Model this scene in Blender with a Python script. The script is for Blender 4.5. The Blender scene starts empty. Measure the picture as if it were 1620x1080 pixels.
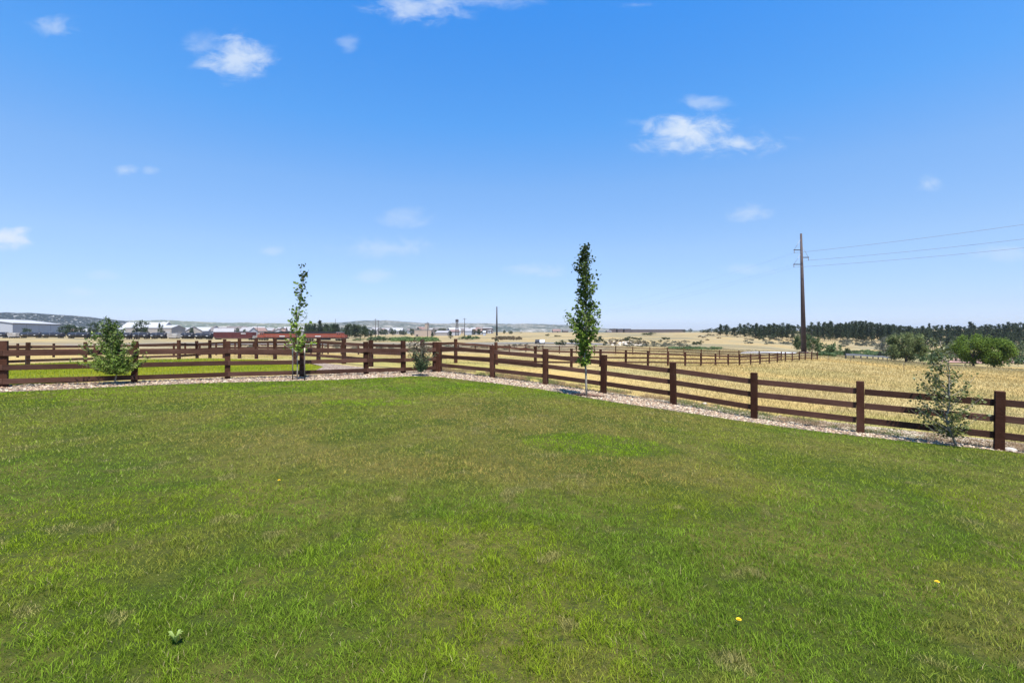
import bpy, bmesh, math, random
import numpy as np
from mathutils import Vector, Matrix
from mathutils.geometry import delaunay_2d_cdt
R = math.radians
rng = np.random.default_rng(7)
random.seed(7)
scene = bpy.context.scene
COL = scene.collection

# ------------------------------------------------------------------ camera
F, CX, HY = 760.0, 810.0, 525.0          # focal length in photo pixels, centre column, horizon row
EYE = 1.75
cam = bpy.data.cameras.new('camera')
cam.sensor_width = 36.0
cam.lens = 36.0 * F / 1620.0
cam.shift_y = -15.0 / 1620.0
cam.clip_start = 0.05
cam.clip_end = 40000
camo = bpy.data.objects.new('camera', cam)
COL.objects.link(camo)
camo.location = (0, 0, EYE)
camo.rotation_euler = (R(90), 0, 0)
scene.camera = camo

# ------------------------------------------------------------------ light
SUN_EL, SUN_AZ = 67.0, 164.0              # azimuth clockwise from +Y (view direction)
sd = bpy.data.lights.new('sun', 'SUN')
sd.energy = 4.6
sd.angle = R(0.5)
sd.color = (1.0, 0.955, 0.89)
so = bpy.data.objects.new('sun', sd)
COL.objects.link(so)
dirv = Vector((math.sin(R(SUN_AZ)) * math.cos(R(SUN_EL)), math.cos(R(SUN_AZ)) * math.cos(R(SUN_EL)), math.sin(R(SUN_EL))))
so.rotation_euler = dirv.to_track_quat('Z', 'Y').to_euler()
so.location = (20, 0, 40)

world = bpy.data.worlds.new('World')
scene.world = world
world.use_nodes = True
wt = world.node_tree
wt.nodes.clear()


class NT:
    """small node helper"""
    def __init__(s, tree): s.t = tree
    def n(s, kind, **kw):
        nd = s.t.nodes.new(kind)
        for k, v in kw.items():
            setattr(nd, k, v)
        return nd
    def l(s, a, b): s.t.links.new(a, b)
    def val(s, inp, v):
        if isinstance(v, (int, float, tuple, list)): inp.default_value = v
        else: s.l(v, inp)
    def math(s, op, a, b=0.0, c=None, clamp=False):
        nd = s.n('ShaderNodeMath', operation=op, use_clamp=clamp)
        s.val(nd.inputs[0], a); s.val(nd.inputs[1], b)
        if c is not None: s.val(nd.inputs[2], c)
        return nd.outputs[0]
    def mix(s, f, a, b, blend='MIX'):
        nd = s.n('ShaderNodeMix', data_type='RGBA', blend_type=blend)
        s.val(nd.inputs[0], f); s.val(nd.inputs[6], a); s.val(nd.inputs[7], b)
        return nd.outputs[2]
    def noise(s, vec, scale, detail=3, rough=0.5, dist=0.0):
        nd = s.n('ShaderNodeTexNoise')
        if vec is not None: s.l(vec, nd.inputs['Vector'])
        nd.inputs['Scale'].default_value = scale
        nd.inputs['Detail'].default_value = detail
        nd.inputs['Roughness'].default_value = rough
        nd.inputs['Distortion'].default_value = dist
        return nd.outputs[0]
    def ramp(s, fac, stops):
        nd = s.n('ShaderNodeValToRGB')
        s.val(nd.inputs[0], fac)
        el = nd.color_ramp.elements
        while len(el) < len(stops): el.new(0.5)
        for e, (p, c) in zip(el, stops):
            e.position = p
            e.color = (c, c, c, 1) if isinstance(c, (int, float)) else (*c, 1)
        return nd.outputs[0]
    def maprange(s, v, a, b, c=0.0, d=1.0, smooth=False):
        nd = s.n('ShaderNodeMapRange')
        if smooth: nd.interpolation_type = 'SMOOTHSTEP'
        s.val(nd.inputs[0], v)
        for i, x in enumerate((a, b, c, d)): nd.inputs[i + 1].default_value = x
        return nd.outputs[0]


W = NT(wt)
wout = W.n('ShaderNodeOutputWorld')
bg = W.n('ShaderNodeBackground')
W.l(bg.outputs[0], wout.inputs[0])
sky = W.n('ShaderNodeTexSky', sky_type='NISHITA')
sky.sun_disc = False
sky.sun_elevation = R(SUN_EL)
sky.sun_rotation = R(SUN_AZ)
sky.altitude = 1900
sky.air_density = 1.0
sky.dust_density = 1.0
sky.ozone_density = 2.0
bg.inputs['Strength'].default_value = 0.10
tc = W.n('ShaderNodeTexCoord')
sep = W.n('ShaderNodeSeparateXYZ')
W.l(tc.outputs['Generated'], sep.inputs[0])
elev = W.math('ARCSINE', sep.outputs[2])
# overall clarity of the thin high-altitude air: more saturated blue overhead, paler at the horizon
hs = W.n('ShaderNodeHueSaturation')
W.l(sky.outputs[0], hs.inputs['Color'])
hs.inputs['Saturation'].default_value = 1.0
hs.inputs['Value'].default_value = 1.0
hs.inputs['Hue'].default_value = 0.503
tintf = W.maprange(elev, 0.0, 0.62)
tint = W.ramp(tintf, [(0.0, (.61, .63, .80)), (0.074, (.61, .63, .84)), (0.263, (.80, .86, .90)), (0.464, (.78, 1.03, 1.14)), (0.65, (.52, 1.1, 1.4)), (0.96, (.32, 1.12, 1.68))])
skyc = W.mix(1.0, hs.outputs[0], tint, 'MULTIPLY')
ysafe = W.math('MAXIMUM', sep.outputs[1], 0.05)
u = W.math('DIVIDE', sep.outputs[0], ysafe)
v = W.math('DIVIDE', sep.outputs[2], ysafe)
front = W.maprange(sep.outputs[1], 0.1, 0.25)
cv = W.n('ShaderNodeCombineXYZ')
W.l(u, cv.inputs[0]); W.l(v, cv.inputs[1])
cs = W.n('ShaderNodeVectorMath', operation='MULTIPLY')
W.l(cv.outputs[0], cs.inputs[0]); cs.inputs[1].default_value = (1.0, 1.9, 1.0)
nz = W.math('SUBTRACT', W.noise(cs.outputs[0], 15, 7, 0.62, 0.4), 0.5)
nz2 = W.math('SUBTRACT', W.noise(cs.outputs[0], 5, 3, 0.5), 0.5)
CLOUDS = [(372, 90, 66, 40, .75), (325, 72, 44, 26, .25), (660, 12, 90, 30, .62), (780, 2, 80, 16, .35), (85, 42, 46, 20, .42), (1085, 212, 88, 34, .85),
          (1165, 228, 88, 30, .75), (1115, 163, 46, 14, .38), (1468, 293, 24, 16, .42), (1185, 335, 56, 16, .4),
          (12, 374, 56, 20, .9), (196, 270, 24, 10, .5), (238, 270, 16, 8, .25), (550, 72, 22, 22, .28), (640, 345, 46, 18, .3),
          (615, 392, 90, 24, .34), (845, 427, 56, 13, .33), (430, 397, 24, 10, .33), (165, 435, 36, 10, .2),
          (595, 437, 40, 14, .3), (1180, 427, 50, 12, .22), (130, 463, 30, 9, .25), (1010, 8, 50, 8, .3), (1590, 400, 60, 14, .25)]
cover = None
for (cx, cy, a, b, op) in CLOUDS:
    du = W.math('MULTIPLY', W.math('SUBTRACT', u, (cx - CX) / F), F / a)
    dv = W.math('MULTIPLY', W.math('SUBTRACT', v, (HY - cy) / F), F / b)
    d2 = W.math('SQRT', W.math('ADD', W.math('MULTIPLY', du, du), W.math('MULTIPLY', dv, dv)))
    m = W.math('SUBTRACT', 0.86, W.math('MULTIPLY', d2, 0.74))
    m = W.math('ADD', m, W.math('MULTIPLY', nz, 1.9))
    m = W.math('ADD', m, W.math('MULTIPLY', nz2, 1.0))
    # only near the puff itself
    m = W.math('MULTIPLY', W.maprange(m, 0.05, 0.95, 0, 1, True), W.maprange(d2, 1.5, 0.7, 0, 1, True))
    m = W.math('MULTIPLY', m, op)
    cover = m if cover is None else W.math('MAXIMUM', cover, m)
cover = W.math('MULTIPLY', cover, front)
skyc = W.mix(cover, skyc, (3.9, 4.35, 4.9, 1))
W.l(skyc, bg.inputs[0])

scene.view_settings.view_transform = 'Standard'
scene.view_settings.look = 'None'
scene.view_settings.exposure = 1.0
scene.view_settings.gamma = 1.0
scene.view_settings.use_curve_mapping = False
scene.render.engine = 'CYCLES'


# ------------------------------------------------------------------ materials
def mat(name):
    m = bpy.data.materials.new(name)
    m.use_nodes = True
    m.node_tree.nodes.clear()
    t = NT(m.node_tree)
    out = t.n('ShaderNodeOutputMaterial')
    return m, t, out


def pos(t):
    return t.n('ShaderNodeNewGeometry').outputs['Position']


def principled(name, color=None, rough=0.8, spec=0.3, metal=0.0, var=0.0, scale=5.0, bump=0.0, bscale=20.0, objspace=False, attr=None, build=None, transl=0.0):
    m, t, out = mat(name)
    p = t.n('ShaderNodeBsdfPrincipled')
    p.inputs['Roughness'].default_value = rough
    p.inputs['Specular IOR Level'].default_value = spec
    p.inputs['Metallic'].default_value = metal
    vec = t.n('ShaderNodeTexCoord').outputs['Object'] if objspace else pos(t)
    if build:
        c = build(t, vec)
    elif attr:
        a = t.n('ShaderNodeAttribute', attribute_name=attr)
        c = a.outputs['Color']
    else:
        c = (*color, 1)
    if var and not build:
        nzv = t.noise(vec, scale, 4, 0.6)
        f = t.maprange(nzv, 0.25, 0.75, 1 - var, 1 + var)
        nd = t.n('ShaderNodeVectorMath', operation='SCALE')
        t.val(nd.inputs[0], c[:3] if isinstance(c, tuple) else c)
        t.l(f, nd.inputs['Scale'])
        c = nd.outputs[0]
    t.val(p.inputs['Base Color'], c)
    if bump:
        b = t.n('ShaderNodeBump')
        b.inputs['Strength'].default_value = bump
        b.inputs['Distance'].default_value = 0.02
        t.l(t.noise(vec, bscale, 4, 0.65), b.inputs['Height'])
        t.l(b.outputs[0], p.inputs['Normal'])
    sh = p.outputs[0]
    if transl:
        tr = t.n('ShaderNodeBsdfTranslucent')
        t.val(tr.inputs['Color'], c)
        mx = t.n('ShaderNodeMixShader')
        mx.inputs[0].default_value = transl
        t.l(sh, mx.inputs[1]); t.l(tr.outputs[0], mx.inputs[2])
        sh = mx.outputs[0]
    t.l(sh, out.inputs[0])
    return m


def wood_build(c1, c2, c3):
    def b(t, vec):
        oi = t.n('ShaderNodeObjectInfo')
        off = t.n('ShaderNodeVectorMath', operation='ADD')
        sc = t.n('ShaderNodeVectorMath', operation='MULTIPLY')
        t.l(vec, off.inputs[0])
        cmb = t.n('ShaderNodeCombineXYZ')
        t.l(t.math('MULTIPLY', oi.outputs['Random'], 37.0), cmb.inputs[0])
        t.l(cmb.outputs[0], off.inputs[1])
        t.l(off.outputs[0], sc.inputs[0]); sc.inputs[1].default_value = (1.2, 14, 14)
        n1 = t.noise(sc.outputs[0], 2.2, 5, 0.65, 0.6)
        n2 = t.noise(off.outputs[0], 1.7, 4, 0.6)
        n3 = t.noise(off.outputs[0], 6.0, 6, 0.75)
        c = t.mix(t.maprange(n1, .3, .7), (*c1, 1), (*c2, 1))
        c = t.mix(t.maprange(n2, .4, .75, 0, .7), c, (*c3, 1))
        k = t.math('MULTIPLY', t.maprange(oi.outputs['Random'], 0, 1, .66, 1.32), t.maprange(n3, .3, .7, .8, 1.15))
        nd = t.n('ShaderNodeVectorMath', operation='SCALE')
        t.l(c, nd.inputs[0]); t.l(k, nd.inputs['Scale'])
        return nd.outputs[0]
    return b


M = {}
M['wood'] = principled('stained_wood', rough=.85, spec=.06, objspace=True, bump=.5, bscale=30, build=wood_build((.090, .043, .029), (.056, .027, .019), (.120, .066, .048)))
M['wood_post'] = principled('stained_wood_post', rough=.85, spec=.06, objspace=True, bump=.5, bscale=30, build=wood_build((.066, .027, .016), (.042, .018, .011), (.092, .046, .031)))
M['leaf'] = principled('leaf', attr='col', rough=.6, spec=.18, transl=.35)
M['blade'] = principled('grass_blade', attr='col', rough=.75, spec=.05, transl=.35)
M['stone'] = principled('stone', attr='col', rough=.85, spec=.2, var=.2, scale=30)
M['bark'] = principled('bark', (.30, .25, .19), var=.35, scale=25, bump=.4, bscale=60)
M['aspen_bark'] = principled('pale_bark', (.26, .23, .18), var=.35, scale=20, bump=.3, bscale=60)
M['dark_bark'] = principled('dark_bark', (.09, .07, .055), var=.3, scale=4)
M['steel_pole'] = principled('weathered_steel', (.055, .038, .036), var=.18, scale=1.3, rough=.7)
M['dark_pole'] = principled('dark_pole', (.05, .045, .045), var=.2, scale=1)
M['grey_metal'] = principled('grey_metal', (.3, .31, .33), rough=.5, metal=.3)
M['wire'] = principled('wire', (.16, .17, .19), rough=.5)
M['white_wall'] = principled('white_wall', (.34, .35, .37), var=.06, scale=.4)
M['beige_wall'] = principled('beige_wall', (.30, .275, .25), var=.08, scale=.4)
M['tan_wall'] = principled('tan_wall', (.34, .27, .21), var=.08, scale=.4)
M['white_roof'] = principled('white_roof', (.33, .33, .335), var=.05, scale=.4)
M['dark_roof'] = principled('dark_roof', (.13, .115, .11), var=.15, scale=.5)
M['grey_roof'] = principled('grey_roof', (.27, .26, .26), var=.15, scale=.5)
M['red_roof'] = principled('brown_roof', (.2, .13, .11), var=.15, scale=.5)
M['glass'] = principled('window_glass', (.03, .035, .045), rough=.12, spec=.6)
M['brown_panel'] = principled('brown_panel', (.10, .08, .08), var=.1, scale=.3)
M['tank_black'] = principled('tank_black', (.022, .022, .026), rough=.45, var=.3, scale=.5)
M['frame_black'] = principled('frame_black', (.02, .018, .018), rough=.7)
M['loco_orange'] = principled('locomotive_orange', (.23, .055, .03), rough=.5, var=.15, scale=.4)
M['car_maroon'] = principled('car_maroon', (.085, .022, .02), rough=.6, var=.25, scale=.5)
M['car_grey'] = principled('car_grey', (.36, .33, .29), rough=.6, var=.2, scale=.5)
M['print_white'] = principled('white_lettering', (.6, .6, .58))
M['tyre'] = principled('tyre', (.02, .02, .02))
M['paint_white'] = principled('white_car_paint', (.7, .71, .72), rough=.3, spec=.5)
M['paint_red'] = principled('red_car_paint', (.3, .04, .03), rough=.3, spec=.5)
M['galv'] = principled('galvanised', (.16, .17, .19), rough=.6)
M['tape'] = principled('tie_tape', (.5, .42, .3))
M['boulder'] = principled('boulder_stone', (.42, .37, .31), var=.3, scale=9, bump=.8, bscale=12)
M['mulch'] = principled('bark_mulch', (.15, .085, .055), var=.5, scale=40, bump=1, bscale=60)


# ------------------------------------------------------------------ object helpers
def tag(o, label=None, cat=None, group=None, kind=None):
    if label: o['label'] = label
    if cat: o['category'] = cat
    if group: o['group'] = group
    if kind: o['kind'] = kind
    return o


def link(name, me, parent=None, loc=None):
    o = bpy.data.objects.new(name, me)
    COL.objects.link(o)
    if parent is not None: o.parent = parent
    if loc is not None: o.location = loc
    return o


def empty(name, loc, label, cat, group=None, rz=0.0):
    o = link(name, None, None, loc)
    o.rotation_euler.z = rz
    o.empty_display_size = 0.3
    return tag(o, label, cat, group)


def np_mesh(name, V, Fc, mats, nper=None, col=None, smooth=False, mi=None):
    """V (n,3); Fc (m,k) uniform polygons"""
    me = bpy.data.meshes.new(name)
    V = np.asarray(V, dtype=np.float32); Fc = np.asarray(Fc, dtype=np.int32)
    k = Fc.shape[1]
    me.vertices.add(len(V)); me.vertices.foreach_set('co', V.ravel())
    me.loops.add(Fc.size); me.loops.foreach_set('vertex_index', Fc.ravel())
    me.polygons.add(len(Fc))
    me.polygons.foreach_set('loop_start', np.arange(0, Fc.size, k, dtype=np.int32))
    me.polygons.foreach_set('loop_total', np.full(len(Fc), k, dtype=np.int32))
    if mi is not None: me.polygons.foreach_set('material_index', np.asarray(mi, dtype=np.int32))
    if smooth: me.polygons.foreach_set('use_smooth', np.ones(len(Fc), dtype=bool))
    for m in (mats if isinstance(mats, (list, tuple)) else [mats]): me.materials.append(m)
    if col is not None:
        a = me.color_attributes.new('col', 'FLOAT_COLOR', 'POINT')
        c = np.ones((len(V), 4), dtype=np.float32); c[:, :3] = col
        a.data.foreach_set('color', c.ravel())
    me.update(calc_edges=True)
    return me


class MB:
    def __init__(s): s.v = []; s.f = []; s.sm = []
    def add(s, vs, fs, smooth=False):
        o = len(s.v)
        s.v.extend([tuple(p) for p in vs]); s.f.extend([tuple(i + o for i in f) for f in fs]); s.sm.extend([smooth] * len(fs))
        return s
    def box(s, c, d, rz=0.0, mtx=None):
        hx, hy, hz = d[0] / 2, d[1] / 2, d[2] / 2
        vs = [Vector((x * hx, y * hy, z * hz)) for x in (-1, 1) for y in (-1, 1) for z in (-1, 1)]
        m = mtx if mtx is not None else Matrix.Translation(c) @ Matrix.Rotation(rz, 4, 'Z')
        return s.add([m @ p for p in vs], [(0, 1, 3, 2), (4, 6, 7, 5), (0, 4, 5, 1), (2, 3, 7, 6), (0, 2, 6, 4), (1, 5, 7, 3)])
    def tube(s, pts, rad, n=7, cap=True, smooth=True):
        pts = [Vector(p) for p in pts]
        if isinstance(rad, (int, float)): rad = [rad] * len(pts)
        vs = []
        for i, p in enumerate(pts):
            d = (pts[min(i + 1, len(pts) - 1)] - pts[max(i - 1, 0)]).normalized()
            a = d.cross(Vector((0, 0, 1)) if abs(d.z) < .9 else Vector((1, 0, 0))).normalized()
            b = d.cross(a)
            for k in range(n):
                t = 2 * math.pi * k / n
                vs.append(p + (a * math.cos(t) + b * math.sin(t)) * rad[i])
        fs = []
        for i in range(len(pts) - 1):
            for k in range(n):
                k2 = (k + 1) % n
                fs.append((i * n + k, i * n + k2, (i + 1) * n + k2, (i + 1) * n + k))
        s.add(vs, fs, smooth)
        if cap:
            o = len(s.v) - len(vs)
            s.f.append(tuple(o + k for k in range(n))[::-1]); s.sm.append(False)
            s.f.append(tuple(o + (len(pts) - 1) * n + k for k in range(n))); s.sm.append(False)
        return s
    def prism(s, prof, axis_len, mtx):
        """profile (y,z) extruded along x, centred"""
        n = len(prof)
        vs = [mtx @ Vector((-axis_len / 2, y, z)) for y, z in prof] + [mtx @ Vector((axis_len / 2, y, z)) for y, z in prof]
        fs = [tuple(range(n))[::-1], tuple(range(n, 2 * n))] + [(i, (i + 1) % n, n + (i + 1) % n, n + i) for i in range(n)]
        return s.add(vs, fs)
    def mesh(s, name, m):
        me = bpy.data.meshes.new(name)
        me.from_pydata(s.v, [], s.f)
        me.polygons.foreach_set('use_smooth', s.sm)
        me.materials.append(m)
        me.update()
        return me
    def build(s, name, m, parent=None, loc=None):
        return link(name, s.mesh(name, m), parent, loc)


def bevel_mesh(name, dims, w, m):
    bm = bmesh.new()
    bmesh.ops.create_cube(bm, size=1)
    for v_ in bm.verts:
        v_.co = Vector((v_.co.x * dims[0], v_.co.y * dims[1], v_.co.z * dims[2]))
    bmesh.ops.bevel(bm, geom=bm.edges[:], offset=w, segments=1, affect='EDGES')
    me = bpy.data.meshes.new(name)
    bm.to_mesh(me); bm.free()
    me.materials.append(m)
    return me


# ------------------------------------------------------------------ numpy value noise
_perm = rng.random((256, 256)).astype(np.float32)
def vnoise(x, y):
    xi = np.floor(x).astype(int); yi = np.floor(y).astype(int)
    fx = x - xi; fy = y - yi
    fx = fx * fx * (3 - 2 * fx); fy = fy * fy * (3 - 2 * fy)
    g = lambda a, b: _perm[a & 255, b & 255]
    return (g(xi, yi) * (1 - fx) + g(xi + 1, yi) * fx) * (1 - fy) + (g(xi, yi + 1) * (1 - fx) + g(xi + 1, yi + 1) * fx) * fy
def fbm(x, y, o=4):
    s = 0; a = .5; n = 0
    for i in range(o):
        s = s + a * vnoise(x * 2 ** i + 17.3 * i, y * 2 ** i + 5.1 * i); n += a; a *= .5
    return s / n
def sstep(a, b, x):
    t = np.clip((x - a) / (b - a), 0, 1)
    return t * t * (3 - 2 * t)


# ------------------------------------------------------------------ terrain
# posts of the right boundary fence line (photo column, base row) and its continuation
RP0, RD = (10.692, 10.577), (-1.922, 1.413)
def on_line(px, P, D):
    uu = (px - CX) / F
    k = (uu * P[1] - P[0]) / (D[0] - uu * D[1])
    return P[0] + k * D[0], P[1] + k * D[1]
RIGHT = [(1581, 712), (1361, 685), (1193, 663), (1065, 640), (955, 622.5), (863, 608.5), (779, 597.9), (695, 588.6)]
BEYOND = [(638, 581), (587, 580), (544, 575.5), (504, 572), (467, 569.5), (435, 568.5), (405.5, 567.5), (379, 567), (355, 566.5), (332, 566.5), (311.5, 567)]
CORNER = on_line(695, RP0, RD)
LP0 = ((6 - CX) / F * 13.4, 13.4)
LD = (CORNER[0] - 0.12 - LP0[0], CORNER[1] + 0.1 - LP0[1])
LEFT = [(6, 612.8), (213, 605.3), (360, 599.5), (478, 596.2), (579, 592), (638, 590.4), (688, 589)]
CP0, CD = (-3.083, 25.194), (2.353, 2.332)
FIELD = [(721, 574), (785, 578), (847, 581), (904, 581), (950, 580), (990, 579), (1025, 579), (1056.7, 580), (1084, 579.5), (1109, 579.5), (1132, 579), (1152, 578.5),
         (1170, 578), (1187.6, 577), (1202.5, 576), (1217, 575), (1230, 574), (1242.6, 573), (1253.4, 572), (1264.6, 571), (1274, 570.5), (1284, 569.7), (1293, 569)]
ctrl = []
def cp(px, Z, py):
    ctrl.append(((px - CX) / F * Z, Z, EYE - (py - HY) / F * Z))
for px, py in RIGHT + BEYOND[1:]:
    x, y = on_line(px, RP0, RD); ctrl.append((x, y, EYE - (py - HY) / F * y))
for px, py in LEFT[:-1]:
    x, y = on_line(px, LP0, LD); ctrl.append((x, y, EYE - (py - HY) / F * y))
for px, py in FIELD[::2]:
    x, y = on_line(px, CP0, CD); ctrl.append((x, y, EYE - (py - HY) / F * y))
for X, Y, d in [(0, 1, 1.76), (-4, 1, 1.72), (5, 1, 1.95), (-9, 5, 1.66), (9, 4, 2.3), (0, -7, 1.8), (-9, -7, 1.7), (9, -7, 2.1), (0, 7, 1.77), (-6, 12, 1.68),
                (3, 11, 1.9), (-25, 10, 1.6), (25, 8, 3.6), (40, 0, 4.5), (-40, -20, 1.5), (30, -30, 3), (0, -60, 2.5), (-60, -60, 2), (60, -60, 3.5), (-200, -200, 3), (200, -200, 5)]:
    ctrl.append((X, Y, EYE - d))
for px, Z, py in [(44, 28, 577), (140, 31, 573), (230, 34, 569), (-200, 30, 577), (100, 60, 556), (-100, 90, 547), (300, 80, 553), (500, 60, 560), (640, 60, 562), (700, 100, 552),
                  (200, 150, 544.5), (450, 150, 546), (700, 160, 545.5), (900, 150, 547), (850, 60, 563), (1000, 80, 559), (1000, 120, 550), (1150, 100, 558), (1080, 180, 544),
                  (1272, 100, 558.5), (1433, 106, 573), (1555, 112, 580), (1800, 60, 603), (1700, 120, 583), (1500, 60, 590), (1620, 38, 612), (1350, 130, 565), (1380, 165, 563),
                  (1620, 180, 572), (1800, 250, 560), (1300, 190, 556), (1200, 150, 553), (1200, 200, 545), (1200, 280, 538), (1340, 230, 549), (1340, 290, 538), (1150, 340, 530), (1340, 380, 529),
                  (1480, 300, 541), (1480, 380, 530), (1620, 280, 546), (1620, 380, 531), (1900, 400, 530), (1050, 300, 533.5), (1050, 450, 526), (1050, 560, 526), (1050, 750, 526), (900, 300, 533.5), (900, 450, 527), (900, 600, 525.5), (900, 800, 526), (800, 600, 526), (800, 300, 536), (980, 560, 526), (1150, 480, 525.5),
                  (1200, 600, 524.5), (1500, 600, 523), (1900, 700, 523),
                  (550, 250, 539.3), (412, 269, 538), (200, 300, 536.3), (0, 325, 535), (-300, 360, 533.5), (480, 200, 543), (200, 220, 541.5), (0, 220, 541), (50, 270, 536), (250, 275, 536.3), (400, 240, 539), (-300, 250, 539),
                  (0, 450, 532), (260, 430, 531.5), (500, 420, 532), (660, 420, 531.5), (300, 800, 528), (700, 800, 527.5), (0, 900, 528), (500, 1500, 526), (900, 1500, 526), (1300, 1500, 524.5), (0, 1800, 526), (-800, 1200, 527), (2200, 1300, 523)]:
    cp(px, Z, py)
def qmap(X, Y):
    r = np.hypot(X, Y) + 1e-6
    k = np.arcsinh(r / 9.0) / r
    return X * k, Y * k
_c = np.array(ctrl)
_qx, _qy = qmap(_c[:, 0], _c[:, 1])
_n = len(_c)
def _U(d2): return 0.5 * d2 * np.log(d2 + 1e-9)
_A = np.zeros((_n + 3, _n + 3))
_A[:_n, :_n] = _U((_qx[:, None] - _qx) ** 2 + (_qy[:, None] - _qy) ** 2) + np.eye(_n) * 2e-3
_A[:_n, _n] = 1; _A[:_n, _n + 1] = _qx; _A[:_n, _n + 2] = _qy
_A[_n:, :_n] = _A[:_n, _n:].T
# solve for angular drop (keeps far points well conditioned)
_w8 = np.hypot(_c[:, 0], _c[:, 1]) + 12.0
_sol = np.linalg.solve(_A, np.concatenate([(_c[:, 2] - EYE) / _w8, np.zeros(3)]))
def terr(X, Y):
    X = np.asarray(X, dtype=float); Y = np.asarray(Y, dtype=float)
    sh = X.shape; x = X.ravel(); y = Y.ravel()
    out = np.empty(len(x))
    for i in range(0, len(x), 20000):
        qx, qy = qmap(x[i:i + 20000], y[i:i + 20000])
        out[i:i + 20000] = _U((qx[:, None] - _qx) ** 2 + (qy[:, None] - _qy) ** 2) @ _sol[:_n] + _sol[_n] + _sol[_n + 1] * qx + _sol[_n + 2] * qy
    r = np.hypot(x, y)
    z = EYE + out * (r + 12.0)
    f = sstep(1300, 2400, r)
    z = z * (1 - f) + (-3.0) * f
    rough = sstep(25, 80, r)
    z = z + rough * (fbm(x / 9.0, y / 9.0, 3) - .5) * 0.35
    return z.reshape(sh)
def tz(x, y): return float(terr(np.array([x]), np.array([y]))[0])
def gp(px, py, zmax=1500):
    """ground point seen at a photo pixel: where that line of sight meets the terrain"""
    Z = np.exp(np.linspace(math.log(1.2), math.log(zmax), 900))
    X = (px - CX) / F * Z
    h = EYE - (py - HY) / F * Z
    d = h - terr(X, Z)
    i = np.argmax(d < 0) if (d < 0).any() else len(Z) - 1
    if i > 0:
        t = d[i - 1] / (d[i - 1] - d[i] + 1e-12); z = Z[i - 1] + (Z[i] - Z[i - 1]) * min(max(t, 0), 1)
    else: z = Z[i]
    return (px - CX) / F * z, z
def at(px, Z):
    x = (px - CX) / F * Z
    return x, Z, tz(x, Z)


# polygon helpers
def inpoly(X, Y, P):
    X = np.asarray(X); Y = np.asarray(Y); c = np.zeros(X.shape, bool); n = len(P); j = n - 1
    for i in range(n):
        xi, yi = P[i]; xj, yj = P[j]
        cond = ((yi > Y) != (yj > Y)) & (X < (xj - xi) * (Y - yi) / (yj - yi + 1e-12) + xi)
        c ^= cond; j = i
    return c
def densify(P, step):
    out = []
    for i in range(len(P)):
        a = P[i]; b = P[(i + 1) % len(P)]
        n = max(1, int(math.hypot(b[0] - a[0], b[1] - a[1]) / step))
        for k in range(n): out.append((a[0] + (b[0] - a[0]) * k / n, a[1] + (b[1] - a[1]) * k / n))
    return out
def smooth_poly(pts, n=4):
    """catmull-rom through an open list"""
    P = [np.array(p, float) for p in pts]; P = [2 * P[0] - P[1]] + P + [2 * P[-1] - P[-2]]
    out = []
    for i in range(1, len(P) - 2):
        for k in range(n):
            t = k / n; a, b, c, d = P[i - 1], P[i], P[i + 1], P[i + 2]
            out.append(tuple(.5 * ((2 * b) + (c - a) * t + (2 * a - 5 * b + 4 * c - d) * t * t + (-a + 3 * b - 3 * c + d) * t ** 3)))
    out.append(tuple(P[-2]))
    return out
def drape(name, P, step, off, m, smooth=True):
    B = densify(P, step)
    xs = [p[0] for p in P]; ys = [p[1] for p in P]
    gx, gy = np.meshgrid(np.arange(min(xs), max(xs), step), np.arange(min(ys), max(ys), step))
    gx = gx.ravel() + rng.uniform(-.2, .2, gx.size) * step; gy = gy.ravel() + rng.uniform(-.2, .2, gy.size) * step
    k = inpoly(gx, gy, P)
    gx, gy = gx[k], gy[k]
    B_ = np.array(B)
    if len(gx):
        d = np.min((gx[:, None] - B_[:, 0]) ** 2 + (gy[:, None] - B_[:, 1]) ** 2, axis=1)
        k = d > (step * .45) ** 2
        gx, gy = gx[k], gy[k]
    pts = [Vector(p) for p in B] + [Vector((a, b)) for a, b in zip(gx, gy)]
    r = delaunay_2d_cdt(pts, [], [list(range(len(B)))], 1, 1e-5)
    vx = np.array([(p[0], p[1]) for p in r[0]])
    z = terr(vx[:, 0], vx[:, 1]) + off
    me = bpy.data.meshes.new(name)
    fs = [tuple(f) for f in r[2]]
    V = np.c_[vx, z]
    me.from_pydata(V.tolist(), [], fs)
    me.update()
    if len(me.polygons) and me.polygons[0].normal.z < 0: me.flip_normals()
    me.materials.append(m)
    if smooth: me.polygons.foreach_set('use_smooth', [True] * len(me.polygons))
    return link(name, me)


# ---- outlines of the sheets, each in ground coordinates
EDGE_PX = [(-90, 627), (0, 621), (100, 616.5), (200, 611.5), (300, 607.5), (400, 604.5), (500, 602), (560, 600), (620, 597), (655, 595.6), (690, 596.5), (740, 602), (800, 609),
           (870, 618.5), (930, 629.5), (1000, 641), (1080, 652.5), (1200, 670.5), (1350, 689.5), (1450, 700), (1560, 711.5), (1640, 720), (1760, 735)]
EDGE = smooth_poly([gp(a, b) for a, b in EDGE_PX], 4)
LAWN = EDGE + [(16, 6), (14, -9), (-16, -9), (-19, 6)]
def line_pt(P, D, k, side=0.0):
    L_ = math.hypot(*D); nx, ny = -D[1] / L_, D[0] / L_
    return (P[0] + D[0] * k + nx * side, P[1] + D[1] * k + ny * side)
# normals: right line D points left/back, so +side is to the near/left... resolved below by sign
def side_of(X, Y, P, D):
    L_ = math.hypot(*D)
    return ((np.asarray(X) - P[0]) * -D[1] + (np.asarray(Y) - P[1]) * D[0]) / L_
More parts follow.
